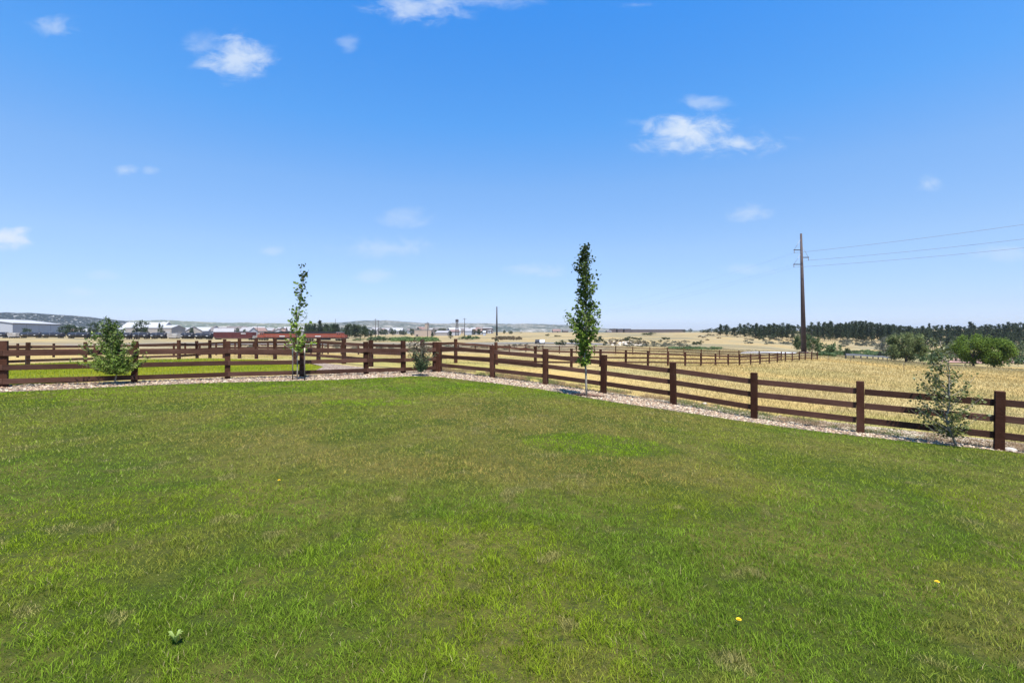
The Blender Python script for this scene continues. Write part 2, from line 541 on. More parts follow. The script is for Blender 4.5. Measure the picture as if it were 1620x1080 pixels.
# beyond right fence: negative when seen from camera (0,0)?
SR = -np.sign(side_of(0, 0, RP0, RD)); SL = -np.sign(side_of(0, 0, LP0, LD))
def beyondR(X, Y): return SR * side_of(X, Y, RP0, RD)
def beyondL(X, Y): return SL * side_of(X, Y, LP0, LD)
rl = lambda k, s: line_pt(RP0, RD, k, s * SR)
ll = lambda k, s: line_pt(LP0, LD, k, s * SL)
GRAVEL = EDGE[:] + [rl(-1.6, -.05), rl(0, 0.05), rl(1.2, .1), rl(2.5, .25), rl(4, .35), rl(5.5, .4), rl(7.1, .5), ll(1.0, .75), ll(.6, .6), ll(.3, .5), ll(0, .45), ll(-.35, .45)]

NLAWN = [gp(a, b) for a, b in [(-160, 582), (0, 577.5), (120, 573), (230, 569), (330, 567.8), (420, 570), (478, 575), (512, 581), (500, 586.5), (400, 592.5), (300, 596.5), (200, 601), (100, 606), (0, 610), (-160, 620)]]
NGRAV = [gp(a, b) for a, b in [(478, 572.8), (540, 578), (596, 583.5), (633, 587.5), (560, 590.5), (520, 591.5), (470, 591.5), (500, 586.5), (512, 581)]]
SOIL = [rl(-1.6, -.04), rl(-1.6, 2.3), rl(0, 2.3), rl(1.3, 2.1), rl(2.5, 1.6), rl(4.2, .6), rl(2.5, .26), rl(1.2, .11), rl(0, .06)]
# road far behind the fences
ROAD_C = smooth_poly([gp(a, b) for a, b in [(120, 549), (300, 546.5), (420, 545), (560, 544), (700, 543.2), (820, 543), (900, 543.4), (960, 545.0)]], 3)
def ribbon(C, w):
    Lp, Rp = [], []
    for i, p in enumerate(C):
        a = C[max(0, i - 1)]; b = C[min(len(C) - 1, i + 1)]
        d = np.array(b) - np.array(a); d = d / np.hypot(*d); n = np.array((-d[1], d[0]))
        Lp.append(tuple(np.array(p) + n * w / 2)); Rp.append(tuple(np.array(p) - n * w / 2))
    return Lp + Rp[::-1]

# ---- ground material
def ground_build(t, p):
    a = t.n('ShaderNodeAttribute', attribute_name='col')
    n1 = t.noise(p, 0.9, 6, 0.7)
    n2 = t.noise(p, 0.06, 5, 0.6)
    n3 = t.noise(p, 0.25, 5, 0.7, 1.0)
    c = t.mix(t.maprange(n2, .42, .62), a.outputs['Color'], t.mix(1, a.outputs['Color'], (1.12, 1.0, .82, 1), 'MULTIPLY'))
    c = t.mix(t.maprange(n3, .55, .68, 0, .45), c, (.15, .15, .075, 1))
    nd = t.n('ShaderNodeVectorMath', operation='SCALE')
    t.l(c, nd.inputs[0]); t.l(t.maprange(n1, .25, .75, .72, 1.22), nd.inputs['Scale'])
    return nd.outputs[0]
M['ground'] = principled('dry_ground', rough=.95, spec=.05, build=ground_build, bump=.6, bscale=2.0)

GOLD = np.array((.36, .275, .115)); GREEN = np.array((.12, .165, .045)); OLIVE = np.array((.20, .20, .08)); GREYW = np.array((.24, .215, .18)); PALE = np.array((.36, .30, .2))
def pxpy(X, Y):
    return CX + F * X / np.maximum(Y, .5)
def zone_col(X, Y):
    """albedo of the open land by place: dry gold field, greener hollows, sage-grey verges"""
    X = np.asarray(X, float); Y = np.asarray(Y, float)
    px = pxpy(X, Y); r = np.hypot(X, Y)
    c = np.tile(GOLD, (len(X), 1)).astype(float)
    def mixin(w, col):
        nonlocal c
        c = c * (1 - w[:, None]) + col * w[:, None]
    n = fbm(X / 6., Y / 6., 3); nb = fbm(X / 30. + 9, Y / 30., 3)
    # yellow-green belt just behind the right fence
    bR = beyondR(X, Y)
    mixin(sstep(9, 3.5, bR) * sstep(.2, .8, bR) * (r < 40) * sstep(.3, .5, n) * .8, np.array((.29, .25, .07)))
    mixin(sstep(.42, .6, n) * (r < 60) * .35, OLIVE)
    mixin(sstep(60, 90, Y) * sstep(230, 160, Y) * sstep(1000, 950, px) * .5, GREYW)
    # green hollow by the track on the right
    mixin(sstep(112, 125, Y) * sstep(215, 190, Y) * sstep(1285, 1310, px) * (.35 + .9 * sstep(.4, .55, nb)), GREEN)
    mixin(sstep(215, 245, Y) * sstep(300, 265, Y) * sstep(1320, 1345, px) * sstep(1420, 1390, px) * .8, GREYW * .9)
    mixin(sstep(95, 110, Y) * sstep(170, 140, Y) * sstep(1060, 1085, px) * sstep(1150, 1120, px) * .6, GREEN)
    mixin(sstep(180, 200, Y) * sstep(330, 300, Y) * sstep(700, 620, px) * .35, np.array((.32, .31, .14)))
    mixin(sstep(330, 500, Y) * sstep(760, 700, px) * .5, PALE)
    mixin(sstep(240, 400, Y) * sstep(760, 820, px) * .45, PALE)
    mixin(sstep(.5, .62, nb) * sstep(60, 100, Y) * .35, OLIVE)
    mixin(sstep(70, 150, Y) * .75, np.array((.27, .215, .125)))
    n5 = fbm(X / 45. + 3, Y / 22., 4)
    mixin(sstep(.46, .6, n5) * sstep(60, 120, Y) * .7, np.array((.16, .145, .095)))
    mixin(sstep(125, 150, Y) * sstep(215, 185, Y) * sstep(960, 900, px) * .7, np.array((.17, .15, .125)))
    mixin(sstep(900, 2500, r), np.array((.22, .2, .13)))
    return np.clip(c, 0, 1)

# ground sheet
th = np.concatenate([np.linspace(-math.pi, -1.0, 40, endpoint=False), np.linspace(-1.0, 1.0, 420, endpoint=False), np.linspace(1.0, math.pi, 40, endpoint=False)])
rr = np.concatenate([[0.01], np.exp(np.linspace(math.log(.6), math.log(11000), 260))])
TH, RR = np.meshgrid(th, rr)
GX = RR * np.sin(TH); GY = RR * np.cos(TH)
GZ = terr(GX, GY)
nt = len(th)
V = np.c_[GX.ravel(), GY.ravel(), GZ.ravel()]
i, j = np.meshgrid(np.arange(len(rr) - 1), np.arange(nt), indexing='ij')
i = i.ravel(); j = j.ravel(); j2 = (j + 1) % nt
Fq = np.c_[i * nt + j, (i + 1) * nt + j, (i + 1) * nt + j2, i * nt + j2][:, ::-1]
gm = np_mesh('ground', V, Fq, M['ground'], col=zone_col(V[:, 0], V[:, 1]), smooth=True)
tag(link('ground', gm), kind='structure')

# lawn base
def lawn_build(t, p):
    n1 = t.noise(p, 14, 6, .75); n2 = t.noise(p, .5, 4, .6, .5)
    c = t.mix(t.maprange(n2, .4, .6), (.045, .062, .008, 1), (.10, .09, .022, 1))
    return t.mix(t.maprange(n1, .45, .7), c, (.03, .04, .012, 1))
M['lawn'] = principled('lawn_base', rough=.95, spec=.05, build=lawn_build, bump=1, bscale=40)
tag(drape('lawn', LAWN, .8, .006, M['lawn']), kind='structure')

def nlawn_build(t, p):
    n1 = t.noise(p, 6, 6, .75); n2 = t.noise(p, .35, 4, .6, .5)
    c = t.mix(t.maprange(n2, .38, .62), (.12, .145, .008, 1), (.17, .175, .012, 1))
    return t.mix(t.maprange(n1, .45, .75, 0, .5), c, (.10, .14, .01, 1))
M['nlawn'] = principled('neighbour_lawn', rough=.95, spec=.02, build=nlawn_build, bump=1, bscale=25)
tag(drape('neighbour_lawn', NLAWN, .9, .03, M['nlawn']), kind='structure')

def gravel_build(t, p):
    vo = t.n('ShaderNodeTexVoronoi'); t.l(p, vo.inputs['Vector']); vo.inputs['Scale'].default_value = 16
    sepc = t.n('ShaderNodeSeparateColor'); t.l(vo.outputs['Color'], sepc.inputs[0])
    c = t.ramp(sepc.outputs[0], [(0, (.16, .105, .075)), (.35, (.30, .21, .15)), (.7, (.38, .30, .22)), (1, (.5, .43, .35))])
    return t.mix(t.maprange(vo.outputs['Distance'], .35, .6, 0, .7), c, (.09, .07, .06, 1))
M['gravel'] = principled('gravel', rough=.95, spec=.1, build=gravel_build, bump=1, bscale=30)
tag(drape('gravel_bed', GRAVEL, .45, .012, M['gravel']), kind='structure')
tag(drape('neighbour_gravel', NGRAV, .8, .035, M['gravel']), kind='structure')
def soil_build(t, p):
    n1 = t.noise(p, 9, 6, .75); n2 = t.noise(p, 1.6, 4, .6, .5)
    c = t.mix(t.maprange(n2, .4, .6), (.30, .235, .16, 1), (.40, .34, .25, 1))
    return t.mix(t.maprange(n1, .5, .7), c, (.16, .12, .08, 1))
M['soil'] = principled('bare_soil', rough=.95, spec=.05, build=soil_build, bump=1, bscale=14)
tag(drape('soil_strip', SOIL, .5, .008, M['soil']), kind='structure')
def asphalt_build(t, p):
    return t.mix(t.noise(p, .4, 4, .6), (.16, .16, .17, 1), (.24, .235, .235, 1))
M['road'] = principled('faded_asphalt', rough=.9, build=asphalt_build)
M['line'] = principled('road_paint', (.7, .7, .68))
tag(drape('road', ribbon(ROAD_C, 7.5), 3.0, .20, M['road']), kind='structure')
tag(drape('road_edge_line', ribbon([(a, b + 3.4) for a, b in ROAD_C], .18), 3.0, .215, M['line']), kind='structure')
M['pale_gravel'] = principled('pale_gravel', (.42, .40, .37), var=.15, scale=.5)
LOT = [gp(a, b) for a, b in [(1172, 557), (1172, 559.2), (1215, 560), (1258, 559.2), (1262, 557.8), (1230, 556.6), (1195, 556.2)]]
tag(drape('gravel_lot', LOT, 1.2, .08, M['pale_gravel']), kind='structure')
M['red_dirt'] = principled('red_dirt', (.34, .20, .155), var=.2, scale=.5)
TRK = [gp(a, b) for a, b in [(1490, 570), (1530, 566.5), (1600, 565.5), (1700, 566), (1700, 573), (1600, 574), (1530, 575), (1490, 574)]]
tag(drape('dirt_track', TRK, 3.0, .22, M['red_dirt']), kind='structure')


# ------------------------------------------------------------------ grass
def blades(name, X, Y, Z, H, Wd, lean, colr, segs=2, m=None, tipcol=1.25):
    n = len(X)
    a = rng.uniform(0, 2 * np.pi, n); la = rng.uniform(0, 2 * np.pi, n)
    L_ = lean * rng.uniform(.2, 1.0, n) * H
    wx = np.cos(a) * Wd / 2; wy = np.sin(a) * Wd / 2
    lx = np.cos(la) * L_; ly = np.sin(la) * L_
    P = np.stack([X, Y, Z], 1)
    if segs == 1:
        V_ = np.empty((n, 3, 3))
        V_[:, 0] = P + np.c_[-wx, -wy, 0 * wx]; V_[:, 1] = P + np.c_[wx, wy, 0 * wx]
        V_[:, 2] = P + np.c_[lx, ly, H]
        Fc = np.arange(3 * n).reshape(n, 3)
        cc = np.repeat(colr[:, None, :], 3, 1); cc[:, 2] *= tipcol
        return np_mesh(name, V_.reshape(-1, 3), Fc, m, col=cc.reshape(-1, 3))
    V_ = np.empty((n, 5, 3))
    V_[:, 0] = P + np.c_[-wx, -wy, 0 * wx]; V_[:, 1] = P + np.c_[wx, wy, 0 * wx]
    mid = P + np.c_[lx * .35, ly * .35, H * .6]
    V_[:, 2] = mid + np.c_[wx * .8, wy * .8, 0 * wx]; V_[:, 3] = mid - np.c_[wx * .8, wy * .8, 0 * wx]
    V_[:, 4] = P + np.c_[lx, ly, H]
    b = np.arange(n)[:, None] * 5
    Fc = np.concatenate([b + [0, 1, 2], b + [0, 2, 3], b + [3, 2, 4]])
    cc = np.repeat(colr[:, None, :], 5, 1); cc[:, 4] *= tipcol
    return np_mesh(name, V_.reshape(-1, 3), Fc, m, col=cc.reshape(-1, 3))

def polar_sample(n, r0, r1, p, half):
    """n samples with density falling as r^-p"""
    uu = rng.random(n); e = 2 - p
    r = (r0 ** e + uu * (r1 ** e - r0 ** e)) ** (1 / e)
    t = rng.uniform(-half, half, n)
    return r * np.sin(t), r * np.cos(t), r

spots = [(gp(590, 637), 1.25, .55), (gp(945, 703), 1.2, .7), (gp(455, 612), .7, .3)]
def lawn_colour(X, Y):
    n = len(X); r = np.hypot(X, Y); px = pxpy(X, Y)
    base = np.tile(np.array((.145, .222, .019)), (n, 1))
    n1 = fbm(X * .8, Y * .8, 4); n2 = fbm(X * .25 + 7, Y * .25 + 3, 3); n3 = fbm(X * 3.1 + 1, Y * 3.1, 3)
    # dry, yellow-brown belt across the middle of the lawn
    drow = F * 1.78 / np.maximum(Y, 1) + HY
    w = sstep(612, 650, drow) * sstep(805, 735, drow + (px - 810) * -.03) * sstep(60, 380, px) * sstep(1330, 1080, px)
    w2 = sstep(640, 670, drow) * sstep(760, 700, drow) * .55
    dry = np.clip(np.maximum(w, w2) * (.72 + 1.6 * (n1 - .45) + 1.1 * (n2 - .4)), 0, 1)
    dry = np.maximum(dry, sstep(.60, .74, n1) * .5)
    for (sx, sy), a, b in spots:
        d = ((X - sx) / a) ** 2 + ((Y - sy) / b) ** 2
        dry *= sstep(.8, 1.25, d + (n3 - .5) * .3)
    c = base
    deep = sstep(.48, .62, n2)[:, None]
    c = c * (1 - .3 * deep) + np.array((.06, .14, .02)) * .3 * deep
    lush = (sstep(.45, .65, fbm(X * .5 + 3, Y * .5 + 8, 3)) * .55)[:, None]
    c = c * (1 - lush) + np.array((.215, .27, .008)) * lush
    far = sstep(12, 17, r)[:, None] * .5
    c = c * (1 - far) + np.array((.17, .26, .01)) * far
    for (sx, sy), a, b in spots:
        d = ((X - sx) / a) ** 2 + ((Y - sy) / b) ** 2
        g = (sstep(1.2, .75, d + (n3 - .5) * .5))[:, None]
        c = c * (1 - g) + np.array((.20, .295, .012)) * g
    dc = np.where(rng.random((n, 1)) < .6, np.array([(.30, .23, .062)]), np.array([(.21, .21, .035)]))
    c = c * (1 - dry[:, None]) + dc * dry[:, None]
    tf = fbm(X * 7 + 2, Y * 7, 2)[:, None]
    sp = sstep(.70, .78, fbm(X * 3.3 + 11, Y * 3.3, 3))[:, None] * .7
    c = c * (1 - sp) + np.array((.30, .24, .10)) * sp
    c = c * rng.uniform(.5, 1.55, (n, 1)) * (.8 + .4 * n3[:, None]) * (.8 + .4 * tf)
    straw = rng.random(n) < .02
    c[straw] = np.array((.42, .36, .17)) * rng.uniform(.7, 1.1, (straw.sum(), 1))
    return c
for (cnt, r0, r1, p, seg, hs_, ws_) in [(400000, 1.5, 8.0, 1.05, 2, (.018, .038), (.0026, .0046)), (760000, 3.2, 25.5, 1.1, 1, (.02, .038), (.0032, .0055))]:
    X, Y, r = polar_sample(cnt, r0, r1, p, .98)
    k = inpoly(X, Y, LAWN) & ((rng.random(cnt) > sstep(3.5, 8.0, r)) if r0 < 2 else (rng.random(cnt) < sstep(3.2, 7.5, r))); X, Y, r = X[k], Y[k], r[k]
    tuft = np.clip((fbm(X * 8, Y * 8, 3) - .5) * 1.7 + .5, 0, 1)
    H = rng.uniform(*hs_, len(X)) * (.38 + 1.25 * tuft)
    Wd = rng.uniform(*ws_, len(X)) * np.maximum(1, r / 5.5)
    c = lawn_colour(X, Y)
    me = blades('lawn_grass', X, Y, terr(X, Y) + .002, H, Wd, 1.3, c, seg, M['blade'])
    tag(link('lawn_grass', me), 'short mown green lawn grass with dry brown patches' if r0 < 2 else 'distant mown lawn grass running up to the gravel bed', 'grass', kind='stuff')

X, Y, r = polar_sample(260000, 12, 42, 1.0, .95)
k = inpoly(X, Y, NLAWN); X, Y, r = X[k], Y[k], r[k]
c = np.where(fbm(X * .7, Y * .7, 3)[:, None] > .5, np.array([(.17, .21, .012)]), np.array([(.24, .24, .018)])) * rng.uniform(.6, 1.4, (len(X), 1))
me = blades('neighbour_grass', X, Y, terr(X, Y) + .03, rng.uniform(.03, .08, len(X)), .012 * rng.uniform(.7, 1.3, len(X)), 1.2, c, 1, M['blade'])
tag(link('neighbour_grass', me), 'yellow-green mown grass of the neighbouring lot behind the left fence', 'grass', kind='stuff')

# tall dry field grass beyond the right fence, thinner towards the far fences
X, Y, r = polar_sample(330000, 9, 150, 1.35, .95)
bR = beyondR(X, Y); bL = beyondL(X, Y)
k = (bR > .35) & ~inpoly(X, Y, NLAWN) & ~inpoly(X, Y, NGRAV) & ~inpoly(X, Y, LOT) & (Y > 2)
k2 = (bL > .9) & (bR <= -.3) & ~inpoly(X, Y, NLAWN) & ~inpoly(X, Y, NGRAV)
k = (k | k2) & (fbm(X / 2.5, Y / 2.5, 3) > .25)
k &= ~(inpoly(X, Y, SOIL) & (rng.random(len(X)) < .97))
X, Y, r, bR = X[k], Y[k], r[k], bR[k]
c = zone_col(X, Y)
tall = sstep(900, 1150, pxpy(X, Y)) * .75 + .25
H = rng.uniform(.16, .40, len(X)) * (.5 + fbm(X / 3, Y / 3, 3)) * tall * np.where(bR < 1.2, .5, 1.0)
Wd = .006 * np.maximum(1, r / 9.5) * rng.uniform(.7, 1.3, len(X))
c = c * rng.uniform(.78, 1.15, (len(X), 1)) * (.78 + .5 * fbm(X / 1.3, Y / 5., 3))[:, None]
me = blades('field_grass', X, Y, terr(X, Y) - .01, H * .72, Wd * 1.15, 1.1, c, 1, M['blade'], 1.3)
tag(link('field_grass', me), 'tall golden dry grass of the open field beyond the fence', 'grass', kind='stuff')

# gravel stones
def stones(name, X, Y, S, pal, off=.012):
    t_ = (1 + 5 ** .5) / 2
    iv = np.array([(-1, t_, 0), (1, t_, 0), (-1, -t_, 0), (1, -t_, 0), (0, -1, t_), (0, 1, t_), (0, -1, -t_), (0, 1, -t_), (t_, 0, -1), (t_, 0, 1), (-t_, 0, -1), (-t_, 0, 1)], float)
    iv /= np.linalg.norm(iv[0])
    fa = np.array([(0, 11, 5), (0, 5, 1), (0, 1, 7), (0, 7, 10), (0, 10, 11), (1, 5, 9), (5, 11, 4), (11, 10, 2), (10, 7, 6), (7, 1, 8), (3, 9, 4), (3, 4, 2), (3, 2, 6), (3, 6, 8), (3, 8, 9), (4, 9, 5), (2, 4, 11), (6, 2, 10), (8, 6, 7), (9, 8, 1)])
    n = len(X)
    P = iv[None] * (S[:, None, None] * rng.uniform(.65, 1.25, (n, 12, 1)))
    P = P * np.stack([np.ones(n), rng.uniform(.6, .95, n), rng.uniform(.35, .6, n)], 1)[:, None, :]
    a = rng.uniform(0, 6.28, n); ca, sa = np.cos(a)[:, None], np.sin(a)[:, None]
    x = P[..., 0] * ca - P[..., 1] * sa; y = P[..., 0] * sa + P[..., 1] * ca
    z = P[..., 2] + (terr(X, Y) + off + S * .15)[:, None]
    V_ = np.stack([x + X[:, None], y + Y[:, None], z], -1).reshape(-1, 3)
    Fc = (fa[None] + (np.arange(n) * 12)[:, None, None]).reshape(-1, 3)
    cc = pal[rng.integers(0, len(pal), n)] * rng.uniform(.7, 1.25, (n, 1))
    return np_mesh(name, V_, Fc, M['stone'], col=np.repeat(cc, 12, 0))
pal = np.array([(.31, .21, .135), (.38, .285, .185), (.47, .37, .25), (.19, .13, .085), (.54, .45, .33), (.26, .21, .155), (.36, .23, .145), (.15, .105, .075)])
bx = np.array(GRAVEL)
X = rng.uniform(bx[:, 0].min(), bx[:, 0].max(), 160000); Y = rng.uniform(bx[:, 1].min(), bx[:, 1].max(), 160000)
k = inpoly(X, Y, GRAVEL); X, Y = X[k][:15000], Y[k][:15000]
tag(link('gravel_stones', stones('gravel_stones', X, Y, rng.uniform(.018, .045, len(X)), pal)), 'pinkish tan river gravel lining the fence', 'gravel', kind='stuff')

# weeds and grass tufts on the soil strip / at the fence foot
def leaf_mesh(name, P, S, col, asp=.6, updir=.3, m=None, droop=0.0):
    """folded leaf quads at P (n,3), size S (n,), albedo col (n,3)"""
    n = len(P)
    d = rng.normal(size=(n, 3)); d[:, 2] = d[:, 2] * .6 + updir - droop; d /= np.linalg.norm(d, axis=1)[:, None]
    b = rng.normal(size=(n, 3)); s_ = np.cross(d, b); s_ /= np.linalg.norm(s_, axis=1)[:, None]
    nn = np.cross(s_, d)
    V_ = np.empty((n, 4, 3)); h = S[:, None]
    V_[:, 0] = P - d * h * .5
    V_[:, 1] = P + s_ * h * asp * .5 + nn * h * .12
    V_[:, 2] = P + d * h * .5
    V_[:, 3] = P - s_ * h * asp * .5 + nn * h * .12
    b_ = np.arange(n)[:, None] * 4
    Fc = np.concatenate([b_ + [0, 1, 2], b_ + [0, 2, 3]])
    return np_mesh(name, V_.reshape(-1, 3), Fc, m or M['leaf'], col=np.repeat(col, 4, 0))

X = rng.uniform(0, 1, 40000) * 9.5 - 1.4; s = rng.uniform(.12, 1.9, 40000)
pt = np.array([rl(0, 0)]) + np.outer(X, np.array(RD)) 
nrm = np.array(rl(0, 1)) - np.array(rl(0, 0))
pt = pt + s[:, None] * nrm
k = (fbm(pt[:, 0] * 2.2, pt[:, 1] * 2.2, 3) > .45)
pt = pt[k]; n = len(pt)
cl = np.where(fbm(pt[:, 0] * .9 + 4, pt[:, 1] * .9, 2)[:, None] > .5, np.array([(.15, .17, .065)]), np.array([(.27, .19, .11)])) * rng.uniform(.6, 1.3, (n, 1))
me = blades('fence_weeds', pt[:, 0], pt[:, 1], terr(pt[:, 0], pt[:, 1]), rng.uniform(.03, .14, n) * (.3 + 1.4 * fbm(pt[:, 0] * 3, pt[:, 1] * 3, 2)), rng.uniform(.006, .013, n), 1.2, cl, 1, M['blade'])
tag(link('fence_weeds', me), 'low dry and green weeds along the foot of the right fence', 'weeds', kind='stuff')


# ------------------------------------------------------------------ fences
H_F = 1.30
post_me = bevel_mesh('post', (.165, .165, H_F + .25), .007, M['wood_post'])
rail_me = bevel_mesh('rail', (1.0, .04, .148), .004, M['wood'])
thin_post = bevel_mesh('post', (.14, .14, H_F + .2), .007, M['wood_post'])
thin_rail = bevel_mesh('rail', (1.0, .04, .12), .004, M['wood'])
def fence(pts, label, heights, group=None, front=0.0, pm=post_me, rm=rail_me, Hs=1.0, posttop=0.0):
    x0, y0 = pts[0]
    root = empty('rail_fence', (x0, y0, tz(x0, y0)), label, 'fence', group)
    o = root.location.copy()
    zs = [tz(x, y) for x, y in pts]
    hp = H_F * Hs
    for k, (x, y) in enumerate(pts):
        a = pts[max(0, k - 1)]; b = pts[min(len(pts) - 1, k + 1)]
        ang = math.atan2(b[1] - a[1], b[0] - a[0])
        p = link('post', pm, root, Vector((x, y, zs[k] + hp - (H_F + .25) / 2 + posttop)) - o)
        p.rotation_euler = (random.gauss(0, .011), random.gauss(0, .011), ang + random.gauss(0, .02))
    for k in range(len(pts) - 1):
        (xa, ya), (xb, yb) = pts[k], pts[k + 1]
        L_ = math.hypot(xb - xa, yb - ya)
        ang = math.atan2(yb - ya, xb - xa)
        slope = math.atan2(zs[k + 1] - zs[k], L_)
        nx, ny = math.sin(ang), -math.cos(ang)
        gap = .004 if front else .085 * 2
        for h in heights:
            r_ = link('rail', rm, root, Vector(((xa + xb) / 2 + nx * front, (ya + yb) / 2 + ny * front, (zs[k] + zs[k + 1]) / 2 + h * Hs + random.gauss(0, .007))) - o)
            r_.rotation_euler = Vector((math.cos(ang) * math.cos(slope), math.sin(ang) * math.cos(slope), math.sin(slope))).to_track_quat('X', 'Z').to_euler()
            r_.rotation_euler.x += random.gauss(0, .01)
            r_.scale.x = (L_ - gap) / math.cos(slope)
    return root
RH = (1.04, .69, .335)
LH = (.96, .56, .17)
rp = [rl(-1.75, 0)] + [on_line(px, RP0, RD) for px, _ in RIGHT]
fence(rp, 'brown three-rail fence along the right side of the lawn', RH)
lp = [(LP0[0] - LD[0] * .19, LP0[1] - LD[1] * .19)] + [on_line(px, LP0, LD) for px, _ in LEFT]
lf = fence(lp, 'brown board fence at the back left of the lawn with wire mesh', LH, front=.105)
# wire mesh on the left fence
mb = MB()
o = lf.location
for k in range(len(lp) - 1):
    a, b = lp[k], lp[k + 1]; za, zb = tz(*a), tz(*b)
    L_ = math.hypot(b[0] - a[0], b[1] - a[1]); d = ((b[0] - a[0]) / L_, (b[1] - a[1]) / L_)
    n = (-d[1] * .09, d[0] * .09)
    nv = int(L_ / .1)
    for q in range(nv):
        t = q / nv; x = a[0] + (b[0] - a[0]) * t + n[0] - o.x; y = a[1] + (b[1] - a[1]) * t + n[1] - o.y; z = za + (zb - za) * t - o.z
        mb.tube([(x, y, z + .04), (x, y, z + 1.0)], .0012, 3, False)
    for h in np.arange(.08, 1.01, .1):
        mb.tube([(a[0] + n[0] - o.x, a[1] + n[1] - o.y, za + h - o.z), (b[0] + n[0] - o.x, b[1] + n[1] - o.y, zb + h - o.z)], .0012, 3, False)
wm = mb.build('wire_mesh', M['galv'], lf); wm['kind'] = 'stuff'
bp_ = [on_line(px, RP0, RD) for px, _ in BEYOND]
fence(bp_, 'brown three-rail fence running away behind the neighbouring green lawn', RH)
# back fence of the neighbouring lot
bb = [bp_[-1]] + [gp(a, b) for a, b in [(283, 569), (213, 571), (135, 574), (44, 577.5), (-60, 582)]]
fence(bb, 'brown rail fence closing the back of the neighbouring lot on the left', (1.02, .62, .25))
# long field fence
cpts = [(lambda k: on_line(k[0], CP0, CD))(k) for k in FIELD]
fence([on_line(668, CP0, CD)] + cpts, 'long brown rail fence running out into the golden field to the tall steel pole', RH, pm=thin_post, rm=thin_rail)
# further fences
def pxline(pxs, Z0, Z1):
    out = []
    a = np.array(((pxs[0] - CX) / F * Z0, Z0)); b = np.array(((pxs[-1] - CX) / F * Z1, Z1))
    for p in pxs: out.append(on_line(p, tuple(a), tuple(b - a)))
    return out
fence(pxline([725, 752, 779, 805.7, 832, 859, 885, 912, 940, 974, 1001, 1028, 1056, 1082, 1109.5, 1138.4, 1169, 1201, 1236], 84, 68), 'distant brown rail fence crossing behind the long field fence', RH, pm=thin_post, rm=thin_rail)
fence(pxline([275, 293, 316, 342, 372, 401, 424, 451, 474, 492, 510, 519, 540, 567], 46, 62), 'distant brown rail fence beyond the neighbouring lot in front of the train', RH, pm=thin_post, rm=thin_rail)
fence(pxline([-20, 28, 85, 150, 218, 275], 43, 46), 'far left brown rail fence seen through the rails of the nearer fence', RH, pm=thin_post, rm=thin_rail)


# ------------------------------------------------------------------ young trees
def young_tree(name, bpx, bpy_, prof, nb, nleaf, leaf, asp, cols, label, bark, tr, crown_from=.3, trunk_top=None, stems=1, depth=.85, jit=.06, lean=None, bend=0.0, droop=.2, rise=.8, cat='tree'):
    """prof: list of (photo row, left column, right column) of the crown outline, top first"""
    bx, by = gp(bpx, bpy_)
    z0 = tz(bx, by)
    S = by / F
    root = empty(name, (bx, by, z0), label, cat)
    rows = [((bpy_ - y) * S, ((a + b) / 2 - bpx) * S, (b - a) / 2 * S) for y, a, b in prof]   # (height, centre, half width)
    rows.sort()
    hs_ = np.array([r_[0] for r_ in rows]); cs_ = np.array([r_[1] for r_ in rows]); ws_ = np.array([r_[2] for r_ in rows])
    top = hs_[-1]
    hl = hs_[0]
    def centre(h): return np.interp(h, [0, hl, *hs_[1:]], [0, cs_[0] * .5, *cs_[1:]]) * .75
    # trunk
    mb = MB()
    hh = np.linspace(0, top * .97, 12)
    for sidx in range(stems):
        oa = 0 if stems == 1 else (sidx - (stems - 1) / 2) * .22
        pts = [(centre(h) + oa * min(1, h / (top * .5)), .03 * math.sin(h * 3 + sidx) + (oa * .3 * (sidx % 2)), h - .03) for h in hh]
        mb.tube(pts, [tr * (1 - .86 * h / top) / (1 if stems == 1 else 1.5) for h in hh], 8)
    # branches
    P = []
    rngb = np.random.default_rng(int(bpx))
    wsum = np.cumsum(np.interp(np.linspace(hl, top, 200), hs_, ws_) ** 1.0 + .02); wsum /= wsum[-1]
    for k in range(nb):
        h = np.interp((k + rngb.random()) / nb, wsum, np.linspace(hl, top, 200))
        w = np.interp(h, hs_, ws_)
        c0 = np.interp(h, hs_, cs_)
        ang = rngb.uniform(0, 2 * math.pi); rad = w * math.sqrt(rngb.uniform(.15, 1.0)) * rngb.uniform(.85, 1.18)
        tip = np.array((c0 + math.cos(ang) * rad, math.sin(ang) * rad * depth, h))
        hb = max(hl * .9, h - rad * rise - .05)
        base = np.array((centre(hb), 0, hb))
        midp = (base + tip) / 2 + np.array((0, 0, -.06 * rad)) + rngb.normal(size=3) * .02
        mb.tube([base, midp, tip], [tr * .28, tr * .2, tr * .08], 4, False)
        nl = max(1, int(nleaf / nb))
        t = rngb.uniform(.25, 1.06, nl)[:, None]
        q = (1 - t) ** 2 * base + 2 * t * (1 - t) * midp + t ** 2 * tip
        P.append(q + rngb.normal(size=q.shape) * jit)
    mb.build('trunk', bark, root)
    P = np.concatenate(P)
    P = P[P[:, 2] > hl * .92]
    n = len(P)
    cols = [np.array(c) for c in cols]
    if callable(cols[0]): pass
    f = (P[:, 2] - hl) / (top - hl)
    base = cols[0] * (1 - f[:, None]) + cols[1] * f[:, None]  # paints through-lit low leaves and backlit tops on trees; shrub is two-toned
    cc = base * rngb.uniform(.6, 1.35, (n, 1))
    pale = rngb.random(n) < .12
    cc[pale] = cols[2] * rngb.uniform(.8, 1.1, (pale.sum(), 1))
    Sz = leaf * rngb.uniform(.65, 1.25, n)
    cr = link('crown', leaf_mesh('crown', P, Sz, cc, asp, .1, droop=droop), root)
    return root

